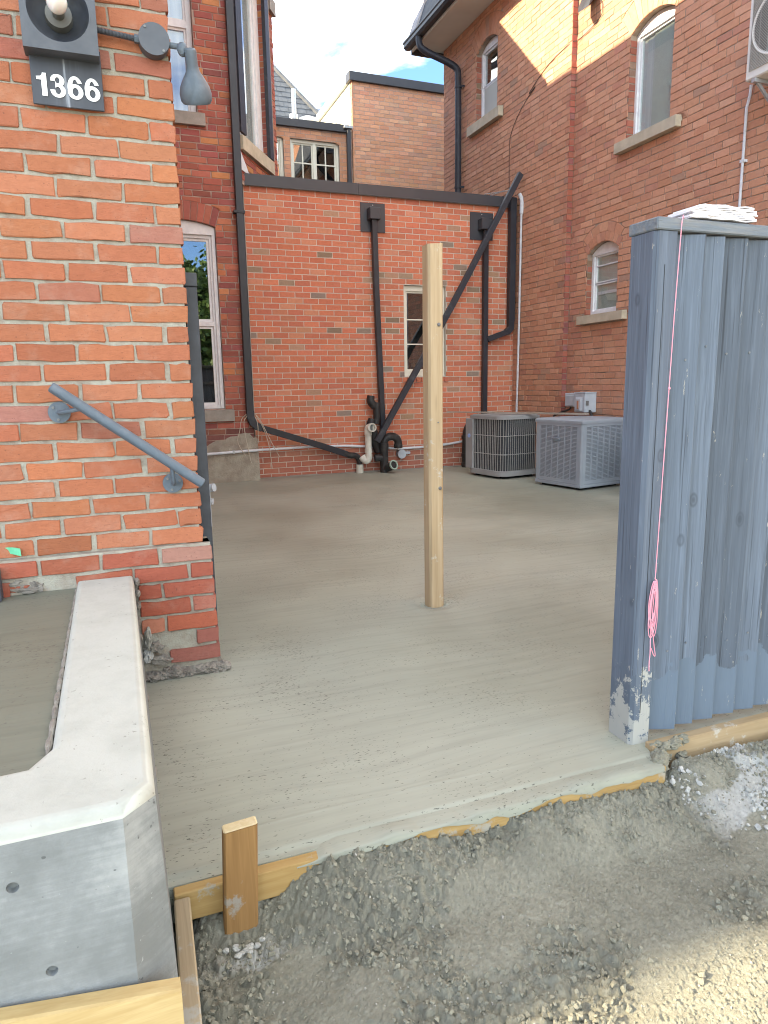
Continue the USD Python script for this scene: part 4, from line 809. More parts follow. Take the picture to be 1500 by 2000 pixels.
for i in range(len(edges)-1):
    x0, x1 = edges[i], edges[i+1] + 0.010
    yf = 1.853 + rng.normal(0, 0.001); yaw = 0.021 + rng.uniform(-.003, .004)
    z0, z1 = 0.028 + 0.006*rng.random(), pz - 0.004; zz = np.linspace(z0, z1, 26); V = []; w = x1-x0
    for z in zz:
        wob = 0.0016*math.sin(z*3 + i) + 0.0008*math.sin(z*9 + 2*i)
        for a_, dy in ((0.0, 0.003), (0.003, 0.0), (w*0.5, -0.001), (w-0.003, 0.0), (w, 0.003), (w, 0.018), (0.0, 0.018)):
            V.append((x0 + a_ + wob, yf + dy + 0.016 - yaw*(a_/w)*1.45, z))
    n = 7; Fc = [[r*n+j, r*n+(j+1) % n, (r+1)*n+j] for r in range(25) for j in range(n)] + [[r*n+(j+1) % n, (r+1)*n+(j+1) % n, (r+1)*n+j] for r in range(25) for j in range(n)]
    Fc += [[25*n, 25*n+j, 25*n+j+1] for j in range(1, n-1)] + [[0, j+1, j] for j in range(1, n-1)]
    obj('board', trimesh.Trimesh(np.array(V), np.array(Fc), process=False), 'fence_paint', FN, smooth=25, tint=np.array([1, 1, 1.0])*(1.08, 1.18, 0.78, 0.82, 1.1, 0.8, 1.15, 0.9)[i % 8])
    for nz in (0.34 + rng.normal(0, .012), 1.39 + rng.normal(0, .012)): obj('nail', cyl((x0 + w*.55, yf + 0.016 - yaw*.8 + 0.002, nz), (x0 + w*.55, yf + 0.016 - yaw*.8 - 0.0035, nz), 0.0042, None, 8), 'fence_cap', FN)
obj('back_rail', cat([bx(1.725, 3.3, 1.895, 1.93, 0.3, 0.38), bx(1.725, 3.3, 1.895, 1.93, 1.35, 1.43)]), 'fence_cap', FN)
obj('top_rail', bx(1.630, 3.4, 1.832, 1.968, pz + 0.002, pz + 0.040, 0.004), 'fence_cap', FN)
PT = thing('folded_paper', 'stack of folded white plans lying on the fence top rail', 'paper stack', (1.9, 1.87, 1.78))
for k in range(9):
    z = pz + 0.0465 + k*0.0050; a = rng.normal(0, .03); sx = 0.135 + rng.normal(0, .006)
    if k > 6: sx *= 0.93
    n = 15; uu = np.linspace(-1, 1, n); V = []
    for q in uu:
        for w_ in (-1, 1):
            V.append((1.905 + q*sx, 1.885 + w_*(0.05 + rng.normal(0, .0016)) + rng.normal(0, .0008), z + 0.0015*math.sin(q*8 + k) - 0.012*max(0, -q-0.62)*k*0.25 + rng.normal(0, .0006)))
    V = np.array(V); F_ = [[2*i, 2*i+2, 2*i+1] for i in range(n-1)] + [[2*i+1, 2*i+2, 2*i+3] for i in range(n-1)]
    V2 = np.vstack([V, V + [0, 0, 0.0047]]); m = len(V); F_ = F_ + [[a_+m, b_+m, c_+m] for a_, b_, c_ in F_]
    F_ += [[2*i, m+2*i, 2*i+2] for i in range(n-1)] + [[m+2*i, m+2*i+2, 2*i+2] for i in range(n-1)] + [[0, 1, m], [1, m+1, m], [m-2, 2*m-2, m-1], [m-1, 2*m-2, 2*m-1]]
    obj('sheet', trimesh.Trimesh(V2, np.array(F_), process=False), 'paper_white', PT)
ST = thing('pink_string', 'pink mason line hanging down fence and tied in loops', 'string', (1.7, 1.83, 0.3))
S_ = [(1.76, 1.86, pz+0.046), (1.722, 1.824, pz+0.046), (1.716, 1.8225, pz+0.02), (1.708, 1.823, 1.5), (1.704, 1.823, 1.27), (1.697, 1.823, 0.9), (1.692, 1.823, 0.62)]
obj('line', tube(S_, 0.0016, 6), 'pink_string', ST)
rs = np.random.default_rng(4); loops = []
for k in range(7):
    L_ = rs.uniform(0.09, 0.21); w_ = rs.uniform(0.006, 0.02); ox = rs.normal(0, .004); t_ = np.linspace(0, 2*np.pi, 22)
    loops.append(tube(np.c_[1.692 + ox + w_*np.sin(t_)*(0.4 + 0.6*np.sin(t_/2)) - 0.004*(1-np.cos(t_))*k*.2, 1.822 - 0.002*rs.random() + 0*t_, 0.615 - L_*(1-np.cos(t_))/2], 0.0016, 5))
loops += [tube(np.c_[1.692 + 0.006*np.sin(np.linspace(0, 6*np.pi, 40)), 1.8205 + 0*np.linspace(0, 1, 40), 0.62 - 0.05*np.linspace(0, 1, 40)], 0.0018, 5),
          tube([(1.690, 1.821, .50), (1.683, 1.821, .42), (1.687, 1.821, .36), (1.684, 1.821, .31), (1.686, 1.821, .285)], 0.0016, 5, 2), tube([(1.69, 1.821, .45), (1.703, 1.821, .37), (1.712, 1.821, .335), (1.702, 1.821, .34), (1.69, 1.821, .37)], 0.0016, 5, 2)]
obj('tied_loops', cat(loops), 'pink_string', ST); obj('knot', lump((1.704, 1.822, 1.27), (0.004, 0.004, 0.005), 2, 1), 'pink_string', ST)

# ------------------------------------------------------------------ bare wooden post in the slab
PO = thing('wooden_post', 'bare timber post standing in the middle of the fresh slab', 'post', (1.68, 3.6, 0))
pc_ = [(0.012, 0), (0.089-0.009, 0), (0.089, 0.009), (0.089, 0.08), (0.08, 0.089), (0.009, 0.089), (0, 0.08), (0, 0.012)]
zs = np.linspace(-0.15, 2.035, 30); V = []
for z in zs: V += [(1.637 + x - 0.006*(z/2), 3.557 + y + 0.002*math.sin(z*2), z + (0.006*(x > .04) if z > 2 else 0)) for x, y in pc_]
Fc = [[i*8+j, i*8+(j+1) % 8, (i+1)*8+j] for i in range(29) for j in range(8)] + [[i*8+(j+1) % 8, (i+1)*8+(j+1) % 8, (i+1)*8+j] for i in range(29) for j in range(8)] + [[29*8, 29*8+j, 29*8+j+1] for j in range(1, 7)]
obj('timber', trimesh.Trimesh(np.array(V), np.array(Fc), process=False), 'post_wood', PO, smooth=30)
for (x, z) in ((1.693, 1.615), (1.70, 0.705), (1.688, 1.08)):
    obj('bolt_head', lathe([(0.0, -0.008), (0.007, -0.007), (0.010, -0.003), (0.010, 0.002)], (x, 3.556, z), (0, 1, 0), 14) if z != 1.08 else cyl((x, 3.557, z), (x, 3.553, z), 0.004, None, 8), 'bolt_steel', PO)

col = []; rr = np.random.default_rng(6)
for k in range(26):
    a = k/26*2*math.pi + rr.normal(0, .05); r_ = 0.074 + 0.012*abs(math.cos(2*a))**2 + rr.normal(0, .005)
    col.append(lump((1.681 + r_*math.cos(a), 3.601 + r_*math.sin(a), -0.008), (0.016, 0.016, 0.006 + .004*rr.random()), 700+k, 2, .6))
obj('cement_collar', cat(col), 'fresh_concrete', PO)
# ------------------------------------------------------------------ rear wing with bay window
rng = np.random.default_rng(21)
H2 = thing('rear_wing', 'dark red old brick rear wing with white sash windows and angled bay', 'house wing', (1.2, 9.62, 0))
low_open = arch_poly(0.52, 1.386, 3.33, 3.40, 1.0); up_open = arch_poly(0.40, 1.25, 6.35, 6.44, 4.675)
front = sbox(-5, -0.1, 1.755, 7.3).difference(unary_union([low_open, up_open]))
w2 = obj('wall', cat([extr(front, (0, 9.626, 0), X, Z, Y, 0.28), bx(-5, -4.8, 9.91, 15, -0.1, 7.2), bx(2.3, 2.5, 10.95, 15, 4.0, 7.3), bx(-4.8, 2.3, 14.8, 15, 4.0, 7.2)]), 'mortar_pinkish', H2)
wing_cols = palette([(.31, .10, .074), (.35, .118, .08), (.27, .088, .076), (.41, .155, .082), (.45, .2, .085)], [4, 4, 2, 1, 0.4], 0.10)
dirty_cols = palette([(.17, .07, .06), (.2, .09, .075), (.24, .1, .07)], [1, 1, 1], 0.1)
v1, z1 = voussoirs(0.52, 1.386, 3.33, 3.40, 0.23, 0.078); v2, z2 = voussoirs(0.40, 1.25, 6.35, 6.44, 0.23, 0.078)
ops = [low_open.buffer(0.004), up_open.buffer(0.004), z1, z2, sbox(0.40, 0.83, 1.50, 0.996), sbox(0.28, 4.51, 1.335, 4.67)]
it = lay(0.31, 1.757, 0.02, 7.25, 0.235, 0.0797, 0.011, ops, rng, irregular=0.012, header=0.18)
lowit = [i for i in it if (i[1][1] if i[0] == 'r' else i[1].bounds[1]) < 0.72]; it = [i for i in it if i not in lowit]
res = build_bricks(it + v1 + v2, (0, 9.626, 0), X, Z, -Y, rng, wing_cols, proud=0.006, c=0.003, j=0.0022) + build_bricks(lowit, (0, 9.626, 0), X, Z, -Y, rng, dirty_cols, proud=0.005, c=0.003, j=0.003)
emit_bricks(res, w2, 'dark_old_brick', 300, hide=lambda x, y: x < 345)
def sill(parent, U0, U1, V0, V1, O, U, V, W, out, m, inn=0.06, segs=None):
    O, U, V, W = (np.asarray(q, float) for q in (O, U, V, W)); c = 0.006; P_ = []
    for u in (U0, U1):
        s = c if u == U0 else -c
        for v_, w_ in ((V0, out), (V1 - 0.012, out), (V0, -inn), (V1, -inn)):
            P_ += [O + U*(u + s) + V*v_ + W*w_, O + U*u + V*(v_ + (c if v_ == V0 else -c)) + W*(w_ - (c if w_ > 0 else -c))]
    return obj('sill', hull(P_), m, parent)
lowpanes = [(0.60, 2.18, 1.27, 3.16), (0.60, 1.085, 1.27, 2.055)]
W1 = window(H2, (0, 9.626, 0), X, Z, -Y, low_open, lowpanes, 0.07, 'white_paint', 'pane_reflective', sash=0.038, room='room_dark', depth=0.9)
obj('trim', extr(low_open.buffer(-0.006).difference(sbox(0.545, 0.9, 1.335, 3.235)), (0, 9.626+0.06, 0), X, Z, -Y, 0.02), 'white_paint', W1)
sill(H2, 0.40, 1.498, 0.834, 0.992, (0, 9.62, 0), X, Z, -Y, 0.05, 'grey_stone_sill')
uppanes = [(0.46, 5.76, 1.155, 6.26), (0.46, 4.72, 1.155, 5.63)]
W2 = window(H2, (0, 9.626, 0), X, Z, -Y, up_open, uppanes, 0.09, 'white_paint', 'pane_glass', back=('curtain_blue', sbox(0.44, 4.70, 1.17, 6.28), -0.012), sash=0.03)
sill(H2, 0.28, 1.334, 4.515, 4.672, (0, 9.62, 0), X, Z, -Y, 0.05, 'grey_stone_sill')
# stucco base and unseen gable roof, shaped to cast the slanted shadow on the right house
xs = np.linspace(0.25, 1.80, 60); zs = np.linspace(-0.05, 0.62, 28); V = []
for z in zs:
    for x in xs:
        zt = z*(1 + 0.35*(fbm(np.array([[x*6, 0, 1]]), 3, 8)[0]-.5)) - (0.05*sstep(1.4, 1.0, x))*(z/0.62); n_ = fbm(np.array([[x*9, z*9, 2]]), 4, 13)[0]
        V.append((x, 9.618 - 0.055*sstep(0.60, 0.25, z + 0.25*(n_-.5)) - 0.012*(n_-.5) + 0.02*(z > .6), zt))
F_ = [[j*60+i, j*60+i+1, (j+1)*60+i+1] for j in range(27) for i in range(59)] + [[j*60+i, (j+1)*60+i+1, (j+1)*60+i] for j in range(27) for i in range(59)]
obj('stucco_base', trimesh.Trimesh(np.array(V), np.array(F_), process=False), 'stucco_grey', H2, smooth=True)
shadow_roofp = Polygon([(9.35, 7.15), (11.9, 9.70), (15.2, 7.1), (15.2, 6.95), (11.9, 9.5), (9.35, 7.0)])
obj('roof', cat([extr(shadow_roofp, (-5.3, 0, 0), Y, Z, X, 7.75), extr(Polygon([(9.9, 7.2), (11.9, 9.45), (14.8, 7.15)]), (2.3, 0, 0), Y, Z, X, 0.12), bx(-5.1, 1.74, 9.60, 9.64, 7.0, 7.15)]), 'dark_slate', H2)
# bay: angled face from the corner
th = rad(32); BU = np.array([math.sin(th), math.cos(th), 0]); BW = np.array([math.cos(th), -math.sin(th), 0]); BO = np.array([1.745, 9.622, 0])
bopen = sbox(0.06, 4.50, 1.10, 6.9)
by = obj('bay', extr(sbox(0, 3.9, 1.50, 7.2).difference(bopen), BO - BW*0.006, BU, Z, -BW, 0.22), 'mortar_pinkish', H2)
obj('bay', bx(2.35, 2.53, 10.9, 14.9, 3.9, 7.2), 'mortar_pinkish', H2)
it = lay(0.012, 1.505, 3.95, 7.2, 0.235, 0.0797, 0.010, [bopen.buffer(0.003), sbox(0.03, 4.30, 1.25, 4.51)], rng, irregular=0.01, header=.2)
res = build_bricks(it, BO - BW*0.006, BU, Z, BW, rng, wing_cols, proud=0.006, c=0.003, j=0.0018)
emit_bricks(res, by, 'dark_old_brick', 120)
it = lay(0.0, 0.22, 4.50, 6.9, 0.22, 0.0797, 0.010, None, rng)
emit_bricks(build_bricks(it, BO + BU*1.10, -BW, Z, -BU, rng, wing_cols, proud=0.004, j=.0015), by, 'dark_old_brick', 30)
WB = window(H2, BO, BU, Z, BW, bopen, [(0.30, 4.56, 0.88, 6.8)], 0.07, 'white_paint', 'pane_glass', back=('blind_pale', sbox(0.36, 4.53, 0.90, 6.83), -0.012), sash=0.05, room='room_grey', depth=0.30, e=0.02)
obj('dark_trim', extr(sbox(0.03, 4.52, 0.21, 6.95), BO + BW*0.0, BU, Z, BW, 0.035), 'worn_black_metal', WB)
obj('dark_trim', extr(sbox(1.06, 4.50, 1.20, 6.95), BO + BW*0.001, BU, Z, BW, 0.05), 'worn_black_metal', WB)
obj('light_trim', extr(sbox(1.205, 4.50, 1.235, 6.95), BO + BW*0.001, BU, Z, BW, 0.045), 'grey_stone_sill', WB)
sill(H2, 0.05, 1.24, 4.31, 4.495, BO, BU, Z, BW, 0.045, 'limestone_sill')
obj('corbel', extr(sbox(1.30, 6.52, 1.54, 6.70), BO, BU, Z, BW, 0.05), 'grey_stone_sill', H2)
obj('flashing', extr(Polygon([(0.02, 4.06), (0.02, 4.28), (0.30, 4.06)]), BO + BW*0.002, BU, Z, BW, 0.012), 'conduit_white', H2)

# ------------------------------------------------------------------ low brick extension across the back
rng = np.random.default_rng(5)
H3 = thing('brick_extension', 'single storey red brick extension with black coping across the back of the yard', 'extension', (3.9, 9.78, 0))
bw = sbox(4.09, 1.392, 4.775, 2.722)
wall3 = obj('wall', cat([extr(sbox(1.80, -0.1, 5.97, 3.93).difference(bw), (0, 9.7865, 0), X, Z, Y, 0.25)]), 'mortar_new', H3)
obj('roof', bx(1.78, 5.95, 10.0, 14.98, 3.86, 3.93), 'dark_coping', H3)
ext_cols = palette([(.49, .165, .095), (.52, .18, .105), (.46, .155, .097), (.51, .22, .135), (.38, .225, .15), (.25, .19, .15)], [6, 5, 3, 1.6, 0.5, 0.15], 0.045)
def ext_c(rng, uv, row):
    c = ext_cols(rng, uv, row)
    if uv[1] < 0.36: c = c*0.55 + np.array([.21, .105, .09])*0.5
    elif 1.9 < uv[1] < 3.2 and rng.random() < 0.055: c = np.array([.25, .175, .12])*rng.uniform(.8, 1.2)
    elif uv[1] < 2.6 and rng.random() < 0.12: c = c*0.75 + np.array([.07, .05, .03])
    return np.clip(c, .01, .9)
it = lay(1.806, 5.95, -0.02, 3.916, 0.2233, 0.0787, 0.0098, [bw.buffer(0.004), sbox(4.05, 1.31, 4.82, 1.40)], rng, start=0.02)
res = build_bricks(it, (0, 9.7865, 0), X, Z, -Y, rng, ext_c, proud=0.0022, c=0.0012, j=0.0006, tilt=.0006)
rl = [('r', (4.055 + i*0.0765, 1.315, 4.055 + i*0.0765 + 0.068, 1.386), 0) for i in range(10)]
res += build_bricks(rl, (0, 9.7865, 0), X, Z, -Y, rng, ext_c, proud=0.02, c=0.003, j=0.0006)
emit_bricks(res, wall3, 'new_brick', 300, hide=lambda x, y: x > 915 and y > 800)
cp = Polygon([(9.742, 3.905), (9.752, 3.905), (9.756, 3.925), (9.756, 3.93), (10.05, 3.93), (10.05, 4.062), (9.744, 4.052)])
for a, b in ((1.73, 3.405), (3.409, 5.945)): obj('coping', extr(cp, (a, 0, 0), Y, Z, X, b-a), 'dark_coping', H3)
px_ = [(4.165, 2.245, 4.70, 2.618), (4.165, 1.885, 4.70, 2.228), (4.165, 1.51, 4.70, 1.868)]
WE = window(H3, (0, 9.7865, 0), X, Z, -Y, bw, px_, 0.045, 'cream_frame', 'pane_reflective', sash=0.03, groups=[[0, 1, 2]], room='room_dark', depth=0.6)
obj('sill_board', bx(4.10, 4.765, 9.80, 9.85, 1.394, 1.425, 0.003), 'cream_frame', WE)
obj('base_flashing', cat([bx(a, a+0.42, 9.758, 9.776, -0.02, 0.012 + 0.004*math.sin(a*9)) for a in np.arange(1.85, 5.0, 0.42)]), 'grey_stone_sill', H3)

# ------------------------------------------------------------------ buildings behind
rng = np.random.default_rng(15)
H4 = thing('brick_building', 'taller plain brick building with dark coping and cream side wall behind the extension', 'building', (6, 15, 0))
w4 = obj('wall', bx(5.142, 12, 15.006, 17.5, -0.2, 7.53), 'mortar_pinkish', H4)
far_cols = palette([(.54, .27, .165), (.51, .245, .145), (.56, .295, .185), (.47, .26, .175)], [4, 4, 2, 1], 0.06)
it = lay(5.138, 8.2, 3.36, 7.53, 0.2233, 0.0787, 0.010, None, rng, start=0.05)
emit_bricks(build_bricks(it, (0, 15.006, 0), X, Z, -Y, rng, far_cols, proud=0.0022, c=0.001, j=0.0006, tilt=.0006), w4, 'new_brick', 300, hide=lambda x, y: x > 870 or y > 370)
it = lay(15.0, 15.1, 4.5, 7.53, 0.12, 0.0787, 0.010, None, rng)
emit_bricks(build_bricks(it, (5.142, 0, 0), Y, Z, -X, rng, far_cols, proud=0.006, j=.0005), w4, 'new_brick', 0)
obj('stucco_side', bx(5.130, 5.146, 15.10, 17.45, 3, 7.53), 'stucco_cream', H4)
obj('coping', bx(5.07, 12, 14.95, 15.2, 7.525, 7.70, 0.006), 'dark_coping', H4); obj('coping', bx(5.07, 5.3, 15.203, 17.5, 7.525, 7.70, 0.006), 'galvanised', H4)
H5 = thing('brick_building', 'lower brick building with white casement windows beside the tall plain one', 'building', (4, 15.05, 0))
fw = sbox(3.79, 5.2, 4.845, 6.31); fw2 = sbox(2.6, 5.2, 3.645, 6.31)
w5 = obj('wall', cat([extr(sbox(0, 3, 5.138, 6.56).difference(unary_union([fw, fw2])), (0, 15.056, 0), X, Z, Y, 0.25)]), 'mortar_pinkish', H5)
obj('roof', bx(0, 5.12, 15.3, 20, 6.42, 6.52), 'dark_coping', H5)
v3, z3 = [], sbox(3.74, 6.31, 4.895, 6.39)
it = lay(3.0, 5.12, 3.9, 6.53, 0.2233, 0.0787, 0.010, [fw.buffer(.004), fw2.buffer(.004)], rng, start=0.1)
emit_bricks(build_bricks(it, (0, 15.056, 0), X, Z, -Y, rng, far_cols, proud=0.0022, c=0.001, j=0.0006, tilt=.0006), w5, 'new_brick', 200, hide=lambda x, y: x < 535 or y > 355)
for f_, x0 in ((fw, 3.79), (fw2, 2.59)):
    P_ = []
    for (a, b) in ((0.085, 0.46), (0.575, 0.965)):
        m_ = (a+b)/2
        for (c_, d_) in ((a, m_-0.012), (m_+0.012, b)):
            for (e_, g_) in ((5.88, 6.22), (5.52, 5.855), (5.24, 5.495)): P_.append((x0 + c_, e_, x0 + d_, g_))
    window(H5, (0, 15.056, 0), X, Z, -Y, f_, P_, 0.05, 'cream_frame', 'pane_reflective', sash=0.035, groups=[list(range(0, 6)), list(range(6, 12))], room='room_dark')
obj('coping', bx(0, 5.06, 14.99, 15.3, 6.515, 6.665, 0.006), 'dark_coping', H5)
D0 = thing('downspout', 'short dark downspout with pale top bracket beside the far casement window', 'downspout', (5.04, 15, 5))
obj('pipe', rtube([(5.04, 14.99, 6.58), (5.04, 14.99, 3.5)], 0.085, 0.07), 'dark_coping', D0); obj('bracket', bx(4.93, 5.12, 14.93, 15.03, 6.585, 6.635, 0.004), 'galvanised', D0)
V1 = thing('vent_pipe', 'thin upright grey vent pipe on the lower far roof', 'vent pipe', (4.18, 16.2, 6.5))
obj('pipe', cyl((4.18, 16.2, 6.5), (4.20, 16.2, 7.69), 0.048), 'galvanised', V1, smooth=40); obj('collar', cyl((4.18, 16.2, 6.5), (4.18, 16.2, 7.17), 0.095), 'galvanised', V1, smooth=40)
V2_ = thing('roof_vent', 'round white dome roof vent beside the thin vent pipe', 'roof vent', (4.52, 16.3, 6.5))
obj('base', cyl((4.53, 16.3, 6.5), (4.53, 16.3, 7.04), 0.2, None, 24), 'minisplit_white', V2_, smooth=40)
obj('dome', lathe([(0.27, 0), (0.275, 0.03), (0.25, 0.08), (0.2, 0.13), (0.12, 0.165), (0.0, 0.18)], (4.53, 16.3, 7.02), (0, 0, 1), 28), 'minisplit_white', V2_, smooth=30)
H6 = thing('slate_house', 'distant house with grey slate hip roof seen above the low far building', 'house', (6, 24, 0))
obj('wall', cat([bx(0, 7.9, 24.2, 34, 0, 9.4), bx(7.0, 14, 28.2, 36, 0, 9.9)]), 'far_brickwork', H6)
def slates(p0, e, n, up, wid, rows, r, shrink=0.0):
    e, up = np.array(e, float), np.array(up, float); nrm = np.cross(e, up); nrm /= np.linalg.norm(nrm); ms = []
    for k in range(rows):
        h = 0.20; off = (k % 2)*0.5*0.3; a = -off
        L = n - shrink*k
        while a < L:
            b = min(a + 0.3 - 0.008, L); a0 = max(a, 0)
            if b - a0 > .03:
                q = p0 + e*a0 + up*(k*h); w_ = b - a0; l_ = r.uniform(-.004, .004)
                P_ = [q + nrm*(0.02+l_), q + e*w_ + nrm*(0.02+l_), q + e*w_ + up*(h*1.15) + nrm*0.004, q + up*(h*1.15) + nrm*0.004, q - nrm*.0, q + e*w_ - nrm*.0]
                ms.append(trimesh.Trimesh(np.array(P_), [[0, 1, 2], [0, 2, 3], [4, 1, 0], [4, 5, 1]], process=False))
            a += 0.3
    return ms
rs = np.random.default_rng(2)
sl1 = slates(np.array([3.0, 24.0, 9.3]), (1, 0, 0), 4.95, (0, 0.42, 0.9075), 0, 18, rs, 0.154)
sl2 = slates(np.array([6.0, 28.0, 10.1]), (1, 0, 0), 5.0, (0, 0.5, 0.866), 0, 12, rs)
obj('hip_cap', tube([(7.95, 23.98, 9.32), (7.95 - .154*17.5, 24 + .084*17.5, 9.34 + .1815*17.5)], 0.075, 6), 'slate', H6)
obj('roof', cat(sl1 + [hull([(3, 24.03, 9.28), (7.93, 24.03, 9.28), (3, 25.55, 12.55), (5.2, 25.55, 12.55), (3, 30, 9.28), (7.9, 30, 9.28)])]), 'slate', H6)
obj('roof', cat(sl2 + [hull([(6, 28.03, 10.08), (11, 28.03, 10.08), (6, 29.2, 12.1), (11, 29.2, 12.1), (6, 34, 10), (11, 34, 10)])]), 'slate', H6)

# ------------------------------------------------------------------ right house
rng = np.random.default_rng(9)
H7 = thing('brick_house', 'tall old brick house on the right with arched white windows and deep eaves', 'house', (6, 8, 0))
XA, XB, YS = 5.957, 6.036, 8.45
oa = arch_poly(10.385, 11.06, 6.55, 6.665, 5.50); ob = arch_poly(6.69, 7.39, 5.30, 5.41, 4.14); oc = arch_poly(7.452, 8.07, 2.945, 3.06, 2.165)
wf = extr(sbox(YS, -0.2, 12.28, 7.12).difference(oa), (XA, 0, 0), Y, Z, X, 0.36); wn = extr(sbox(-3, -0.2, YS+0.05, 9.0).difference(unary_union([ob, oc])), (XB, 0, 0), Y, Z, X, 0.3)
w7 = obj('wall', cat([wf, wn, bx(6.1, 14, 12.0, 12.28, -0.2, 7.1), bx(6.1, 14, -3, -2.8, -0.2, 9)]), 'mortar_old', H7)
rc = palette([(.50, .255, .160), (.475, .235, .145), (.525, .275, .175), (.445, .215, .145), (.545, .295, .19), (.39, .235, .165)], [6, 5, 3, 1.2, 1.0, .25], 0.03)
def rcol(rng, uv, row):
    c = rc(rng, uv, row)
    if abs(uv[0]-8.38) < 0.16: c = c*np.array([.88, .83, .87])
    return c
va, za = voussoirs(10.385, 11.06, 6.55, 6.665, 0.30, 0.078); vb_, zb = voussoirs(6.69, 7.39, 5.30, 5.41, 0.30, 0.078); vc1, zc = voussoirs(7.452, 8.07, 2.945, 3.06, 0.115, 0.078); 
vc2, zc2 = voussoirs(7.43, 8.09, 3.06, 3.18, 0.115, 0.15)
LB, HB = 0.212, 0.0791
it = lay(YS, 12.278, -0.10, 7.10, LB, HB, 0.008, [oa.buffer(.003), za, sbox(10.18, 5.34, 11.26, 5.51)], rng, start=.02, irregular=0.012, header=.05)
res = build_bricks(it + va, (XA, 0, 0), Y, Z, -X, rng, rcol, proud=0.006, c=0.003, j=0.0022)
it = lay(1.5, YS-0.002, -0.10, 8.95, LB, HB, 0.008, [ob.buffer(.003), oc.buffer(.003), zb, zc, zc2, sbox(6.48, 4.015, 7.54, 4.16), sbox(7.22, 2.04, 8.17, 2.17)], rng, start=.09, irregular=0.012, header=.05)
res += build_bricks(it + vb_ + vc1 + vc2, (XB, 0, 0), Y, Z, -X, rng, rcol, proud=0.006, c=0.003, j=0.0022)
it = [('r', (5.953 + 0.002*rng.random(), -0.10 + r*HB, 6.028, -0.10 + (r+1)*HB - 0.009), r) for r in range(113)]
res += build_bricks(it, (0, YS, 0), X, Z, -Y, rng, palette([(.27, .085, .065), (.31, .105, .07), (.23, .085, .08)], [2, 2, 1], .08), proud=0.006, c=0.002, j=0.001)
for (o_, x_, yj, zt, zb_) in ((oa, XA, 11.06, 6.55, 5.5), (ob, XB, 7.39, 5.30, 4.15), (oc, XB, 8.07, 2.945, 2.17)):
    it = [('r', (0.004 if r % 2 else 0.0, zb_ + r*HB, 0.095, zb_ + (r+1)*HB - 0.012), r) for r in range(int((zt-zb_)/HB))]
    res += build_bricks(it, (x_ - 0.003, yj, 0), X, Z, -Y, rng, palette([(.28, .10, .065), (.33, .12, .08), (.24, .15, .10)], [2, 2, 1], .1), proud=0.004, c=0.002, j=0.003)
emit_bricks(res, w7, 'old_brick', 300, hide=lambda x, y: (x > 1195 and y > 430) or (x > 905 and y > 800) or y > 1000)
wa = window(H7, (XA, 0, 0), Y, Z, -X, oa, [(10.46, 6.07, 10.985, 6.52), (10.45, 5.585, 10.995, 6.02)], 0.09, 'white_paint', 'pane_reflective', sash=0.03, back=('screen_grey', sbox(10.40, 5.5, 11.05, 6.03), -0.035))
wb = window(H7, (XB, 0, 0), Y, Z, -X, ob, [(6.755, 4.215, 7.325, 5.24)], 0.085, 'white_paint', 'pane_glass', sash=0.028, room='room_grey', depth=0.75, back=('screen_grey', sbox(6.74, 4.2, 7.14, 5.26), -0.012))
obj('inner_jamb', bx(XB+0.147, XB+0.155, 7.14, 7.34, 4.2, 5.26), 'blind_pale', wb)
obj('sticker', bx(XB+0.120, XB+0.1205, 6.83, 6.92, 4.92, 4.99), 'green_tape', wb) if False else None
wc = window(H7, (XB, 0, 0), Y, Z, -X, oc, [(7.52, 2.585, 8.0, 2.90), (7.52, 2.235, 8.0, 2.545)], 0.075, 'white_paint', 'pane_glass', sash=0.025, room='room_grey', back=('screen_grey', sbox(7.51, 2.22, 8.01, 2.91), -0.012))
obj('muntin', bx(XB+0.10, XB+0.112, 7.52, 8.0, 2.78, 2.795), 'white_paint', wc)
obj('blind', bx(XB+0.118, XB+0.122, 7.52, 8.0, 2.42, 2.46), 'blind_pale', wc)
sill(H7, 10.195, 11.245, 5.35, 5.505, (XA, 0, 0), Y, Z, -X, 0.085, 'limestone_sill'); sill(H7, 6.50, 7.525, 4.02, 4.15, (XB, 0, 0), Y, Z, -X, 0.085, 'limestone_sill'); sill(H7, 7.235, 8.16, 2.045, 2.165, (XB, 0, 0), Y, Z, -X, 0.085, 'limestone_sill')
# eaves, gutter, steep slate roof
obj('soffit', bx(5.40, 6.2, YS+0.2, 12.36, 7.095, 7.115), 'soffit_paint', H7); obj('frieze', bx(5.365, 5.40, YS+0.2, 12.37, 7.035, 7.13, 0.004), 'soffit_paint', H7); obj('soffit_edge', bx(5.37, 14, 12.365, 12.40, 7.0, 7.12), 'dark_coping', H7)
gp = Polygon([(5.365, 7.075), (5.27, 7.065), (5.235, 7.10), (5.235, 7.145), (5.22, 7.165), (5.22, 7.185), (5.245, 7.185), (5.25, 7.11), (5.28, 7.085), (5.35, 7.09), (5.365, 7.2)])
obj('gutter', cat([extr(gp, (0, YS+0.2, 0), X, Z, Y, 12.42-YS-0.2), extr(Polygon([(5.365, 7.075), (5.27, 7.065), (5.235, 7.10), (5.235, 7.17), (5.365, 7.2)]), (0, 12.41, 0), X, Z, Y, 0.01)]), 'black_metal', H7)
rf = [(5.33, 12.40, 7.19), (5.33, YS+.2, 7.19), (5.95, YS+.2, 8.9), (5.95, 12.4, 8.9), (14, 12.40, 7.19), (14, 12.4, 8.9), (14, YS+.2, 7.19), (14, YS+.2, 8.9)]
obj('roof', hull(rf), 'dark_slate', H7)
obj('barge_board', hull([(x0_ - o_, y_, z_) for x0_, z_ in ((5.335, 7.2), (5.925, 8.83)) for y_ in (12.14, 12.43) for o_ in (0.0, 0.035)]), 'barge_paint', H7)
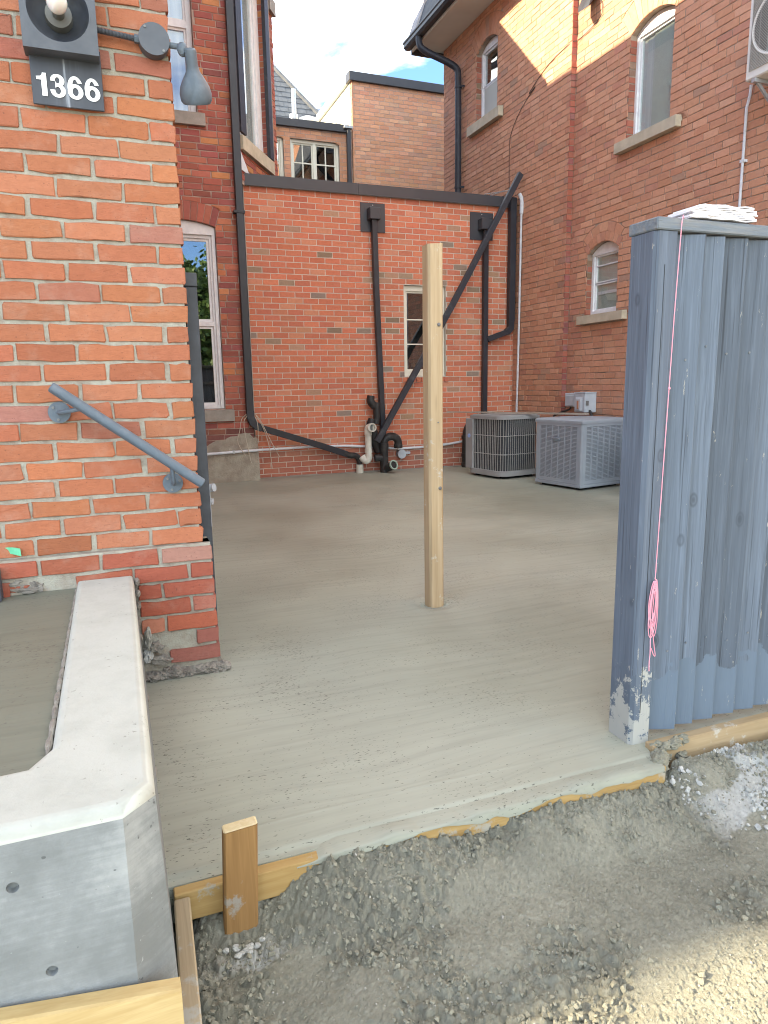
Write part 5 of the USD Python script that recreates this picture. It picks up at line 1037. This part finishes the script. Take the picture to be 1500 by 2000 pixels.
D1 = thing('downspout', 'dark round downspout with offset bend on the back corner of right house', 'downspout', (5.88, 11.6, 4))
obj('pipe', tube([(5.30, 11.90, 7.08), (5.30, 11.90, 6.98), (5.34, 11.86, 6.86), (5.75, 11.62, 6.62), (5.865, 11.56, 6.52), (5.87, 11.55, 6.40), (5.87, 11.55, 4.0)], 0.055, 16, 2), 'worn_black_metal', D1, smooth=40)
for z in (6.22, 4.62): obj('strap', cat([cyl((5.87, 11.55, z), (5.87, 11.55, z+0.03), 0.063), bx(5.87, 5.96, 11.47, 11.49, z, z+0.03)]), 'worn_black_metal', D1)
MS = thing('air_conditioner', 'white wall mounted air conditioner with round fan grille high on right house', 'air conditioner', (5.8, 4.9, 4))
obj('case', cat([bx(5.628, 5.93, 4.40, 5.302, 3.965, 4.70, 0.012)]), 'minisplit_white', MS)
fx = 5.624; grille = [bx(fx-0.006, fx+0.004, 4.72, 5.255, z, z+0.0045) for z in np.arange(4.04, 4.66, 0.0125)] + [bx(fx-0.004, fx+0.004, y, y+0.004, 4.04, 4.66) for y in np.arange(4.72, 5.26, 0.089)]
fan = lathe([(0.245, 0), (0.245, 0.02), (0.05, 0.05), (0, 0.05)], (5.6255, 4.985, 4.36), (1, 0, 0), 40)
obj('fan', cat([cyl((5.6262, 4.985, 4.36), (5.6275, 4.985, 4.36), 0.245, None, 48)]), 'coil', MS); obj('grille', cat(grille), 'fine_grille', MS)
obj('fan_ring', lathe([(0.24, -0.004), (0.262, -0.008), (0.27, 0.0), (0.262, 0.003)], (5.624, 4.985, 4.36), (1, 0, 0), 48), 'minisplit_white', MS, smooth=40)
obj('bracket', cat([bx(5.62, 6.03, 5.18, 5.22, 3.93, 3.962), bx(5.98, 6.03, 5.18, 5.22, 3.6, 3.96), hull([(5.66, 5.19, 3.93), (5.70, 5.19, 3.93), (6.03, 5.19, 3.62), (6.03, 5.19, 3.66), (5.66, 5.21, 3.93), (5.70, 5.21, 3.93), (6.03, 5.21, 3.62), (6.03, 5.21, 3.66)]), bx(5.62, 6.03, 4.48, 4.52, 3.93, 3.962)]), 'galvanised', MS)
C2 = thing('conduit', 'thin white conduit dropping from the wall air conditioner', 'conduit', (6.0, 5.6, 2))
obj('pipe', tube([(6.0, 5.57, 4.09), (6.0, 5.575, 4.0), (5.995, 5.60, 3.9), (5.995, 5.60, 0.3)], 0.0135, 10), 'conduit_white', C2, smooth=40); obj('clip', bx(5.98, 6.03, 5.575, 5.625, 3.40, 3.425), 'conduit_white', C2)
FL = thing('floodlight', 'small dark floodlight high on the right house between pilaster and arched window', 'floodlight', (5.95, 8.1, 5.9))
obj('hood', hull([(5.86, 8.20, 5.935), (5.86, 7.99, 5.86), (5.80, 8.13, 5.83), (5.80, 8.05, 5.82), (6.02, 8.2, 6.10), (6.02, 8.0, 6.06), (5.93, 8.2, 6.10), (5.93, 8.0, 6.06), (6.02, 8.18, 5.98)]), 'worn_black_metal', FL); obj('mount', bx(6.0, 6.03, 8.04, 8.16, 6.05, 6.2), 'worn_black_metal', FL)
CB = thing('thin_cable', 'thin black cable looping across sunlit wall of the right house', 'cable', (6, 8.5, 5))
obj('wire', cat([tube([(6.0, 8.05, 6.05), (6.015, 7.90, 5.85), (6.015, 7.95, 5.72), (6.02, 8.40, 5.66), (5.945, 8.44, 5.66), (5.945, 9.0, 5.60), (5.945, 9.55, 5.36), (5.945, 9.2, 5.45), (5.945, 9.62, 5.3), (5.945, 9.95, 5.02), (5.945, 9.98, 4.8), (5.945, 9.95, 4.0), (5.945, 9.92, 3.5), (5.945, 10.1, 3.2)], 0.0045, 6, 2)]), 'black_plastic', CB)

# ------------------------------------------------------------------ downspouts and pipes on the back wall
D2 = thing('downspout', 'long black square downspout down the corner of rear wing, turning diagonally across extension', 'downspout', (1.7, 9.55, 0.8))
obj('pipe', rtube([(1.70, 9.565, 7.0), (1.702, 9.565, 0.93)], 0.098, 0.075), 'black_metal', D2)
obj('elbow', rtube([(1.702, 9.565, 0.96), (1.705, 9.562, 0.87), (1.735, 9.56, 0.80), (1.79, 9.56, 0.75), (1.85, 9.56, 0.725)], 0.104, 0.08), 'worn_black_metal', D2)
obj('diagonal_pipe', rtube([(1.82, 9.575, 0.735), (2.70, 9.64, 0.44), (3.11, 9.68, 0.29)], 0.09, 0.07), 'black_metal', D2)
obj('flexible_end', tube([(3.07, 9.68, 0.305), (3.16, 9.68, 0.265), (3.24, 9.69, 0.265), (3.30, 9.70, 0.225), (3.315, 9.70, 0.13)], [0.043, 0.045, 0.045, 0.042, 0.040], 14, 1), 'black_plastic', D2, smooth=40)
for z in (3.50,): obj('strap', bx(1.62, 1.765, 9.52, 9.61, z, z+0.035, 0.003), 'worn_black_metal', D2)
WR = thing('cable_ties', 'bundle of loose pale wires tied round the long downspout elbow', 'wires', (1.72, 9.5, 0.9)); ws = []
for (x0, pts_) in ((0, [(1.64, .92), (1.57, .86), (1.54, .70), (1.50, .60), (1.52, .5), (1.60, .36)]), (0, [(1.65, .90), (1.60, .83), (1.61, .62), (1.63, .5), (1.68, .25)]), (1, [(1.76, .92), (1.83, .85), (1.95, .55), (2.07, .32)]), (1, [(1.77, .90), (1.86, .76), (1.93, .50), (1.96, .16)]), (1, [(1.76, .88), (1.80, .78), (1.78, .6), (1.79, .52)])):
    ws.append(tube([(x, 9.50 + 0.03*math.sin(i*2.0), z) for i, (x, z) in enumerate(pts_)], 0.0048, 5, 2))
obj('wire', cat(ws), 'cable_beige', WR)
def scupper(name, label, x0, x1, z0, z1, bxo, pipe, skew=0):
    T = thing(name, label, 'downspout', ((x0+x1)/2, 9.77, z0))
    obj('back_plate', extr(Polygon([(x0, z0), (x1, z0 - skew), (x1, z1 - skew), (x0, z1)]), (0, 9.7785, 0), X, Z, -Y, 0.008), 'dark_coping', T)
    obj('head_box', bx(bxo[0], bxo[1], 9.64, 9.772, bxo[2], bxo[3], 0.008), 'dark_coping', T)
    for a in ((x0+x1)/2,): obj('screw', cyl((a, 9.77, z1-0.03), (a, 9.766, z1-0.03), 0.007, None, 8), 'galvanised', T)
    obj('pipe', rtube(pipe, 0.082, 0.065), 'black_metal', T); return T
D3 = scupper('downspout', 'middle black downspout with square plate and head box on extension wall', 3.434, 3.805, 3.425, 3.815, (3.53, 3.695, 3.575, 3.735), [(3.612, 9.705, 3.60), (3.612, 9.705, 3.5), (3.628, 9.705, 2.6), (3.71, 9.71, 0.2)])
D4 = scupper('downspout', 'right black downspout with square plate, joined by the corner pipe', 5.173, 5.56, 3.412, 3.805, (5.30, 5.48, 3.545, 3.705), [(5.40, 9.705, 3.56), (5.405, 9.705, 2.0), (5.405, 9.705, 0.2)])
D5 = thing('downspout', 'black downspout in the far right corner of the extension wall', 'downspout', (5.85, 9.7, 2.1))
obj('pipe', rtube([(5.855, 9.70, 4.03), (5.855, 9.70, 2.22)], 0.105, 0.085), 'black_metal', D5)
obj('elbow', rtube([(5.855, 9.70, 2.25), (5.85, 9.70, 2.12), (5.79, 9.70, 2.06)], 0.10, 0.08), 'black_metal', D5); obj('branch', rtube([(5.83, 9.70, 2.075), (5.44, 9.70, 1.945)], 0.082, 0.07), 'black_metal', D5)
C3 = thing('conduit', 'thin white conduit running down the inside corner beside black downspout', 'conduit', (5.93, 9.6, 0.8))
obj('pipe', tube([(5.925, 9.55, 4.02), (5.925, 9.56, 3.9), (5.92, 9.56, 2.2), (5.90, 9.56, 0.4)], 0.016, 10), 'conduit_white', C3, smooth=40); obj('head', tube([(5.925, 9.56, 3.78), (5.925, 9.55, 3.98), (5.89, 9.57, 4.06)], 0.028, 10, 1), 'conduit_white', C3, smooth=40)
WG = thing('wire_grille', 'small bent wire mesh piece lying on the extension roof corner', 'wire mesh', (5.7, 9.8, 4.06)); g_ = []
for k in range(11): g_.append(tube([(5.42 + 0.04*k, 9.78, 4.07 + 0.008*k), (5.55 + 0.035*k, 10.05, 4.09 + 0.012*k)], 0.004, 5))
g_ += [tube([(5.42, 9.78, 4.07), (5.86, 9.78, 4.16)], 0.006, 5), tube([(5.55, 10.05, 4.09), (5.90, 10.05, 4.22)], 0.006, 5)]
obj('mesh', cat(g_), 'galvanised', WG)
LP = thing('leaning_pipe', 'loose dark square downspout length leaning diagonally across the back wall', 'pipe', (3.5, 9.55, 0.45))
obj('pipe', rtube([(3.525, 9.50, 0.47), (4.75, 9.52, 2.42), (5.885, 9.54, 4.33)], 0.085, 0.062), 'worn_black_metal', LP); obj('sleeve', rtube([(4.30, 9.513, 1.70), (4.36, 9.514, 1.80)], 0.091, 0.068), 'worn_black_metal', LP)
BK = thing('old_drain_pipe', 'battered black drain fittings standing against middle downspout', 'drain pipe', (3.6, 9.65, 0.3))
obj('upper_fitting', tube([(3.50, 9.66, 1.13), (3.485, 9.66, 1.05), (3.54, 9.66, 0.985), (3.575, 9.66, 0.97)], [0.055, 0.06, 0.06, 0.055], 12, 2), 'black_plastic', BK, smooth=40)
obj('neck', tube([(3.595, 9.65, 1.03), (3.575, 9.65, 0.92), (3.585, 9.65, 0.80), (3.56, 9.65, 0.72)], [0.05, 0.052, 0.05, 0.055], 12, 2), 'black_plastic', BK, smooth=40)
obj('trap', tube([(3.51, 9.65, 0.79), (3.47, 9.65, 0.68), (3.52, 9.65, 0.60), (3.55, 9.65, 0.45), (3.6, 9.66, 0.30)], [0.06, 0.068, 0.072, 0.07, 0.06], 12, 2), 'black_plastic', BK, smooth=40)
PV = thing('pvc_standpipe', 'white plastic standpipe with open elbow beside the old drain fittings', 'pipe', (3.45, 9.6, 0.2))
obj('riser', cyl((3.43, 9.62, 0.24), (3.43, 9.62, 0.60), 0.048, None, 20), 'white_pvc', PV, smooth=40); obj('top_elbow', tube([(3.43, 9.62, 0.56), (3.43, 9.62, 0.655), (3.445, 9.59, 0.675), (3.455, 9.53, 0.675)], 0.056, 18, 2), 'white_pvc', PV, smooth=40)
obj('socket_rim', lathe([(0.064, 0), (0.064, -0.03), (0.046, -0.03), (0.044, 0.02), (0, 0.02)], (3.457, 9.53, 0.675), (0.15, 1, 0), 24), 'white_pvc', PV, smooth=40); obj('bore', cyl((3.4572, 9.525, 0.675), (3.4575, 9.5245, 0.675), 0.043, None, 20), 'room_grey', PV)
obj('collar', cyl((3.43, 9.62, 0.30), (3.43, 9.62, 0.36), 0.055, None, 20), 'white_pvc', PV, smooth=40); obj('bottom_elbow', tube([(3.43, 9.62, 0.28), (3.43, 9.62, 0.215), (3.40, 9.63, 0.18), (3.36, 9.64, 0.205), (3.34, 9.66, 0.24)], 0.055, 16, 2), 'white_pvc', PV, smooth=40)
PS = thing('pvc_stub', 'short white pipe stub in the slab receiving the flexible downspout end', 'pipe', (3.315, 9.7, 0)); obj('pipe', cyl((3.315, 9.70, -0.03), (3.315, 9.70, 0.125), 0.054, None, 22), 'white_pvc', PS, smooth=40)
GN = thing('vent_gooseneck', 'black plastic gooseneck vent bent over to the right at wall foot', 'vent pipe', (3.7, 9.6, 0))
obj('riser', cat([cyl((3.66, 9.58, -0.02), (3.66, 9.58, 0.40), 0.062, None, 20), cyl((3.66, 9.58, 0.34), (3.66, 9.58, 0.43), 0.07, None, 20), cyl((3.52, 9.60, 0.22), (3.66, 9.58, 0.22), 0.055, None, 18)]), 'black_plastic', GN, smooth=40)
t_ = np.linspace(np.pi, 0, 12); obj('bend', tube([(3.66, 9.58, 0.40)] + [(3.775 + 0.115*math.cos(a), 9.58, 0.43 + 0.10*math.sin(a)) for a in t_] + [(3.89, 9.58, 0.36)], 0.058, 16), 'black_plastic', GN, smooth=40)
obj('mouth', cyl((3.89, 9.58, 0.355), (3.89, 9.58, 0.41), 0.065, None, 18), 'black_plastic', GN, smooth=40)
GC = thing('drain_cap', 'dark drain branch with pale green rimmed mouth facing out at wall foot', 'drain pipe', (3.75, 9.5, 0.1))
obj('branch', tube([(3.66, 9.58, 0.06), (3.71, 9.52, 0.08), (3.745, 9.42, 0.12)], 0.062, 16, 1), 'black_plastic', GC, smooth=40); dr_ = np.array([0.3, -1, 0.35]); dr_ /= np.linalg.norm(dr_)
obj('rim', lathe([(0.062, -0.02), (0.072, 0.0), (0.072, 0.022), (0.055, 0.022), (0.052, -0.02), (0, -0.03)], (3.745, 9.43, 0.12), dr_, 24), 'rim_green', GC, smooth=40); obj('bore', cyl(np.array([3.745, 9.43, 0.12]) + dr_*0.0, np.array([3.745, 9.43, 0.12]) + dr_*0.004, 0.053, None, 20), 'dark_void', GC)
C4 = thing('conduit', 'long white conduit running low along the back wall', 'conduit', (3, 9.7, 0.35))
pts_ = [(0.9, 9.55, 0.40), (1.15, 9.53, 0.405), (1.7, 9.53, 0.425), (2.2, 9.72, 0.415), (2.75, 9.74, 0.42), (3.3, 9.74, 0.40), (3.8, 9.745, 0.335), (4.2, 9.745, 0.325), (4.7, 9.745, 0.345), (5.12, 9.74, 0.395)]
obj('pipe', tube(pts_, 0.0185, 10, 1), 'conduit_white', C4, smooth=40)
obj('drop', tube([(0.93, 9.55, 0.40), (0.92, 9.54, 0.3)], 0.018, 8), 'conduit_white', C4); [obj('clip', bx(x-.012, x+.012, 9.50 if x < 1.8 else 9.715, 9.60 if x < 1.8 else 9.775, z-.024, z+.024), 'galvanised', C4) for x, z in ((1.45, .416), (2.05, .417), (3.95, .33))]
RB = thing('round_junction_box', 'small round grey junction box low on back wall beside the gooseneck', 'junction box', (4.02, 9.75, 0.24))
obj('box', cyl((4.0, 9.775, 0.245), (4.0, 9.70, 0.245), 0.068, None, 26), 'box_grey', RB, smooth=40); obj('side_hub', bx(4.06, 4.15, 9.73, 9.77, 0.235, 0.275, 0.006), 'box_grey', RB)
CP_ = thing('corrugated_pipe', 'upright black pipe bending into wall behind the left condenser', 'pipe', (5.08, 9.6, 0))
obj('pipe', tube([(5.03, 9.60, -0.02), (5.035, 9.60, 0.45), (5.05, 9.60, 0.58), (5.10, 9.62, 0.64), (5.2, 9.66, 0.65)], [0.062 + 0.0]*5, 14, 2), 'black_plastic', CP_, smooth=40); [obj('coupling', cyl((5.03, 9.60, z), (5.03, 9.60, z+.05), 0.069, None, 18), 'black_plastic', CP_) for z in (0.02, 0.16, 0.44)]

# ------------------------------------------------------------------ condensers
def rsq(hx, hy, r, n=7):
    out = []
    for cx, cy, a0 in ((hx-r, hy-r, 0), (-hx+r, hy-r, 90), (-hx+r, -hy+r, 180), (hx-r, -hy+r, 270)):
        for k in range(n):
            a = rad(a0 + 90*k/(n-1)); out.append((cx + r*math.cos(a), cy + r*math.sin(a)))
    return np.array(out)
def place(m, c, a):
    m.apply_transform(trimesh.transformations.rotation_matrix(a, [0, 0, 1])); m.apply_translation(c); return m
def barred_unit(label, c, a, hx, hy, r, H, coilm, strips, badge=True):
    T = thing('condenser_unit', label, 'condenser', (c[0], c[1], 0.0)); C = (c[0], c[1], 0.0)
    sh = lambda hx_, hy_, r_, z0, z1: place(extr(Polygon(rsq(hx_, hy_, max(r_, .01))), (0, 0, z0), X, Y, Z, z1-z0), C, a)
    obj('base_pan', sh(hx, hy, r, 0.035, 0.105), 'ac_pale', T); obj('coil', sh(hx-0.04, hy-0.04, r-0.03, 0.10, H-0.05), coilm, T); obj('feet', cat([place(bx(-hx+.1, hx-.1, y-.03, y+.03, 0.0, 0.036), C, a) for y in (-hy+.12, hy-.12)]), 'dark_void', T)
    obj('top_cap', cat([sh(hx+.004, hy+.004, r, H-0.055, H-0.012), sh(hx-.03, hy-.03, r-.03, H-0.02, H)]), 'ac_pale', T)
    o = rsq(hx-0.012, hy-0.012, r-0.012, 14); per = np.vstack([o, o[:1]]); s = np.r_[0, np.cumsum(np.linalg.norm(np.diff(per, axis=0), axis=1))]; bars = []
    for q in np.arange(0, s[-1], 0.036):
        x, y = np.interp(q, s, per[:, 0]), np.interp(q, s, per[:, 1]); bars.append(place(cyl((x, y, 0.10), (x, y, H-0.05), 0.0032, None, 6), C, a))
    rings = [place(tube(np.c_[per, np.full(len(per), z)], 0.0045, 6), C, a) for z in (0.33, 0.58)]
    obj('wire_guard', cat(bars + rings), 'ac_wire', T)
    for m_ in strips: obj('corner_panel', place(m_, C, a), 'ac_pale', T)
    return T, C
AC1 = barred_unit('pale condenser with black coil behind vertical bars, nearest the back wall', (5.06, 8.50), rad(10), 0.375, 0.385, 0.15, 0.855, 'coil', [bx(-0.381, -0.345, 0.235, 0.392, 0.10, 0.80, 0.006)])[0]
m_ = place(cyl((-0.381, 0.31, 0.56), (-0.386, 0.31, 0.56), 0.028, None, 20), (5.06, 8.50, 0), rad(10)); obj('badge', m_, 'curtain_blue', AC1)
AC3 = barred_unit('condenser with brown coil behind wires, mostly hidden behind the blue fence', (5.665, 6.03), rad(6), 0.355, 0.36, 0.16, 0.80, 'rusty_coil', [])
def louvred(label, c, a, hx, hy, H):
    T = thing('condenser_unit', label, 'condenser', (c[0], c[1], 0)); C = (c[0], c[1], 0)
    P = lambda m: place(m, C, a)
    obj('base_pan', P(bx(-hx, hx, -hy, hy, 0.03, 0.075, 0.006)), 'ac_grey', T); obj('feet', cat([P(bx(-hx+.06, hx-.06, y-.03, y+.03, 0, 0.031)) for y in (-hy+.1, hy-.1)]), 'dark_void', T)
    obj('coil', P(bx(-hx+.03, hx-.03, -hy+.03, hy-.03, 0.07, H-.05)), 'coil', T)
    for sx, sy in ((-1, -1), (1, -1), (1, 1), (-1, 1)):
        obj('corner_post', P(hull([(sx*(hx-.002-i), sy*(hy-.002-j), z) for i, j in ((0.014, 0), (0, 0.014), (0.055, 0), (0.055, 0.02), (0, 0.055), (0.02, 0.055)) for z in (0.07, H-.045)])), 'ac_grey', T)
    for face in range(4):
        h, w = (hy, hx) if face % 2 == 0 else (hx, hy); ms = []; L0, L1 = -w + 0.075, w - 0.075; ncol = 6; cw = (L1-L0)/ncol
        R_ = trimesh.transformations.rotation_matrix(face*np.pi/2, [0, 0, 1])
        for z in np.arange(0.125, H-0.085, 0.0158): ms.append(bx(L0, L1, -h + 0.004, -h + 0.022, z, z+0.0112))
        for k in range(ncol+1): ms.append(bx(L0 + k*cw - 0.007, L0 + k*cw + 0.007, -h + 0.002, -h + 0.02, 0.10, H-0.05))
        ms += [bx(-w+.05, w-.05, -h+.001, -h+.02, 0.075, 0.122), bx(-w+.05, w-.05, -h+.001, -h+.02, H-0.088, H-.045), bx(-w+.05, L0, -h+.003, -h+.02, 0.1, H-.06), bx(L1, w-.05, -h+.003, -h+.02, 0.1, H-.06)]
        m = cat(ms); m.apply_transform(R_); obj('louvre_panel', P(m), 'ac_grey', T)
    obj('top_lid', P(hull([(x*(hx+.006-i), y*(hy+.006-i), z) for x in (-1, 1) for y in (-1, 1) for i, z in ((0, H-.05), (0, H-.018), (.02, H-.002), (.05, H+0.004))])), 'ac_grey', T)
    b_ = lathe([(0.0, -.012), (0.03, -.011), (0.041, -.006), (0.043, 0)], (0, 0, 0), (1, 0, 0), 24); b_.apply_scale((1, 1.55, 0.62)); b_.apply_translation((-hx - 0.001, 0.03, 0.60)); obj('badge', P(b_), 'badge_steel', T)
    return T
AC2 = louvred('blue grey louvred condenser with oval badge, middle of the three', (5.40, 7.24), rad(10.5), 0.385, 0.385, 0.845)
PK = thing('loose_plank', 'thin weathered plank lying across the tops of two condensers', 'plank', (5, 8.3, 0.87))
obj('board', hull([(4.53, 9.25, 0.868), (4.56, 9.28, 0.868), (5.60, 7.42, 0.864), (5.69, 7.46, 0.864), (4.53, 9.25, 0.885), (4.56, 9.28, 0.885), (5.60, 7.42, 0.886), (5.69, 7.46, 0.886)]), 'plank_wood', PK)
EB = thing('electrical_box', 'smaller grey electrical box on right house wall above the condensers', 'electrical box', (5.95, 8.16, 0.94)); obj('case', bx(5.895, 6.032, 8.05, 8.28, 0.945, 1.13, 0.006), 'box_grey', EB); obj('cover', bx(5.888, 5.897, 8.08, 8.25, 0.955, 1.10, 0.004), 'box_grey', EB)
obj('cable', tube([(5.95, 8.20, 0.95), (5.94, 8.22, 0.90), (5.92, 8.40, 0.86), (5.90, 8.55, 0.80)], 0.014, 8, 2), 'black_plastic', EB)
EB2 = thing('electrical_box', 'larger grey disconnect box with copper coloured handle slot above the condensers', 'electrical box', (5.92, 7.87, 0.87)); obj('case', bx(5.84, 6.032, 7.76, 7.985, 0.875, 1.135, 0.008), 'box_grey', EB2); obj('hinged_cover', hull([(5.838, 7.80, .90), (5.838, 7.95, .90), (5.838, 7.80, 1.08), (5.838, 7.95, 1.08), (5.815, 7.825, .90), (5.815, 7.925, .90), (5.815, 7.83, 1.05), (5.815, 7.92, 1.05)]), 'box_grey', EB2)
obj('handle', bx(5.809, 5.8155, 7.858, 7.89, 0.92, 1.03), 'copper_label', EB2); obj('lid', bx(5.835, 6.03, 7.755, 7.99, 1.136, 1.146), 'box_grey', EB2); obj('latch', bx(5.86, 5.90, 7.75, 7.761, 0.97, 1.03), 'bolt_steel', EB2); obj('cable', tube([(5.93, 7.80, .89), (5.92, 7.74, .90), (5.88, 7.66, .85), (5.86, 7.6, .80)], 0.016, 8, 2), 'black_plastic', EB2)
PBX = thing('air_duct_box', 'dark low wall opening beside the louvred condenser', 'vent', (6.0, 6.7, 0.5)); obj('frame', bx(5.985, 6.03, 6.55, 6.98, 0.35, 0.64, 0.004), 'black_plastic', PBX)

# ------------------------------------------------------------------ loose stones and soil lumps on the ground
rs = np.random.default_rng(31)
def scatter(name, n, meshes, mats, where, size, lift, kind='stuff', **k):
    p = num('/World', name); pi = UsdGeom.PointInstancer.Define(stage, p)
    for i, (m, mm) in enumerate(zip(meshes, mats)):
        q = f'{p}/lump_{i:03d}'
        usdkit.mesh(stage, q, m, '/World/Looks/' + mm, smooth=18); pi.CreatePrototypesRel().AddTarget(q)
    P_ = np.zeros((0, 2))
    while len(P_) < n: P_ = np.vstack([P_, where(4*n)])
    P_ = P_[:n]; s = size(n); z = soil_z(P_[:, 0], P_[:, 1]) + s*lift
    sc = s[:, None]*np.c_[np.ones(n), rs.uniform(.7, 1.1, n), rs.uniform(.55, .9, n)]; a = rs.normal(0, 1, (n, 4)); a /= np.linalg.norm(a, axis=1, keepdims=True)
    pi.CreateProtoIndicesAttr([int(q) for q in rs.integers(0, min(len(meshes), len(mats)), n)]); pi.CreatePositionsAttr(Vt.Vec3fArray.FromNumpy(np.c_[P_, z].astype(np.float32)))
    pi.CreateScalesAttr(Vt.Vec3fArray.FromNumpy(sc.astype(np.float32))); pi.CreateOrientationsAttr([Gf.Quath(*map(float, q)) for q in a])
    keys(pi.GetPrim(), kind=kind, **k)
def crumb(seed):
    q = np.random.default_rng(seed); p = q.normal(0, 1, (13, 3)); p /= np.linalg.norm(p, axis=1, keepdims=True); return hull(p*q.uniform(.72, 1.1, (13, 1)))
lm = [crumb(200+i) for i in range(8)]
def w_clod(n):
    x, y = rs.uniform(0.08, 2.7, n), rs.uniform(0.9, 1.725, n)
    ok = (rs.random(n) < clodmask(x, y)*np.where(y > 1.3, 1.0, .6)) & ~((0.13 < x) & (x < 0.27) & (y > 1.63)); return np.c_[x, y][ok]
def w_white(n):
    x, y = rs.uniform(1.55, 2.7, n), rs.uniform(1.42, 1.74, n)
    return np.c_[x, y][rs.random(n) < sstep(1.62, 1.9, x)*sstep(1.43, 1.56, y)*sstep(.42, .58, fbm(np.c_[x*7, y*9, 0*x+3], 3, 60))]
def w_all(n): return np.c_[rs.uniform(0.06, 2.5, n), 1.73 - 0.85*rs.random(n)**1.2]
scatter('soil_clods', 6500, lm, ['clod']*6, w_clod, lambda n: 0.0018 + 0.0105*rs.random(n)**4, 0.25, label='grey crumbly soil clods heaped along the slab edge', category='soil')
scatter('pale_rubble', 1300, lm, ['pale_rubble']*6, w_white, lambda n: 0.0025 + 0.012*rs.random(n)**3, 0.3, label='white chalky rubble spread below the blue fence', category='rubble')
scatter('fine_crumbs', 9000, lm, ['clod', 'clod', 'clod', 'clod', 'pebble_stone', 'clod'], w_all, lambda n: 0.0012 + 0.0028*rs.random(n)**2, 0.3, label='fine crumbs of soil strewn over the packed ground', category='soil')
scatter('pebbles', 60, lm[:3], ['pebble_stone', 'clod', 'pebble_stone'], w_all, lambda n: 0.003 + 0.005*rs.random(n)**2, 0.4, label='few small pale pebbles lying loose on the packed soil', category='pebbles')
obj('foot_rubble', cat([lump((0.19 + rs.normal(0, .03), 1.61 + rs.normal(0, .012), soil_z(np.array([.19]), np.array([1.61]))[0] + .004), (0.009, .007, .006), 300+i, 1, .6) for i in range(14)]), 'pale_rubble', label='few white crumbs at foot of the wooden stake', category='rubble', kind='stuff')

# ------------------------------------------------------------------ trees across the street (seen only in the window glass)
def tree(label, c, h, r, seed):
    T = thing('street_tree', label, 'tree', (c[0], c[1], -0.2)); q = np.random.default_rng(seed)
    obj('trunk', tube([(c[0], c[1], -.3), (c[0]+.1, c[1], h*.3), (c[0]-.1, c[1]+.1, h*.55), (c[0], c[1], h*.85)], [.22, .17, .12, .04], 9), 'bark', T, smooth=True)
    n = 7000; ctr = q.normal(0, 1, (60, 3)); ctr = ctr/np.linalg.norm(ctr, axis=1, keepdims=True)*q.uniform(.35, 1, (60, 1))*[r, r, h*.36] + [c[0], c[1], h*.62]
    p = ctr[q.integers(0, 60, n)] + q.normal(0, .30, (n, 3)); a = q.normal(0, 1, (n, 3)); a /= np.linalg.norm(a, axis=1, keepdims=True); b = np.cross(a, q.normal(0, 1, (n, 3))); b /= np.linalg.norm(b, axis=1, keepdims=True)
    s = q.uniform(.07, .13, (n, 1)); V = np.stack([p - a*s*1.5, p + b*s, p + a*s*1.5, p - b*s], 1).reshape(-1, 3); i = np.arange(n)[:, None]*4
    obj('crown', trimesh.Trimesh(V, np.vstack([i + [0, 1, 2], i + [0, 2, 3]]), process=False), 'leaf', T)
tree('leafy street tree across the road behind the viewer', (3.6, -14), 7.5, 2.6, 1); tree('second leafy street tree across the road further along', (8.5, -16), 8, 2.8, 2)
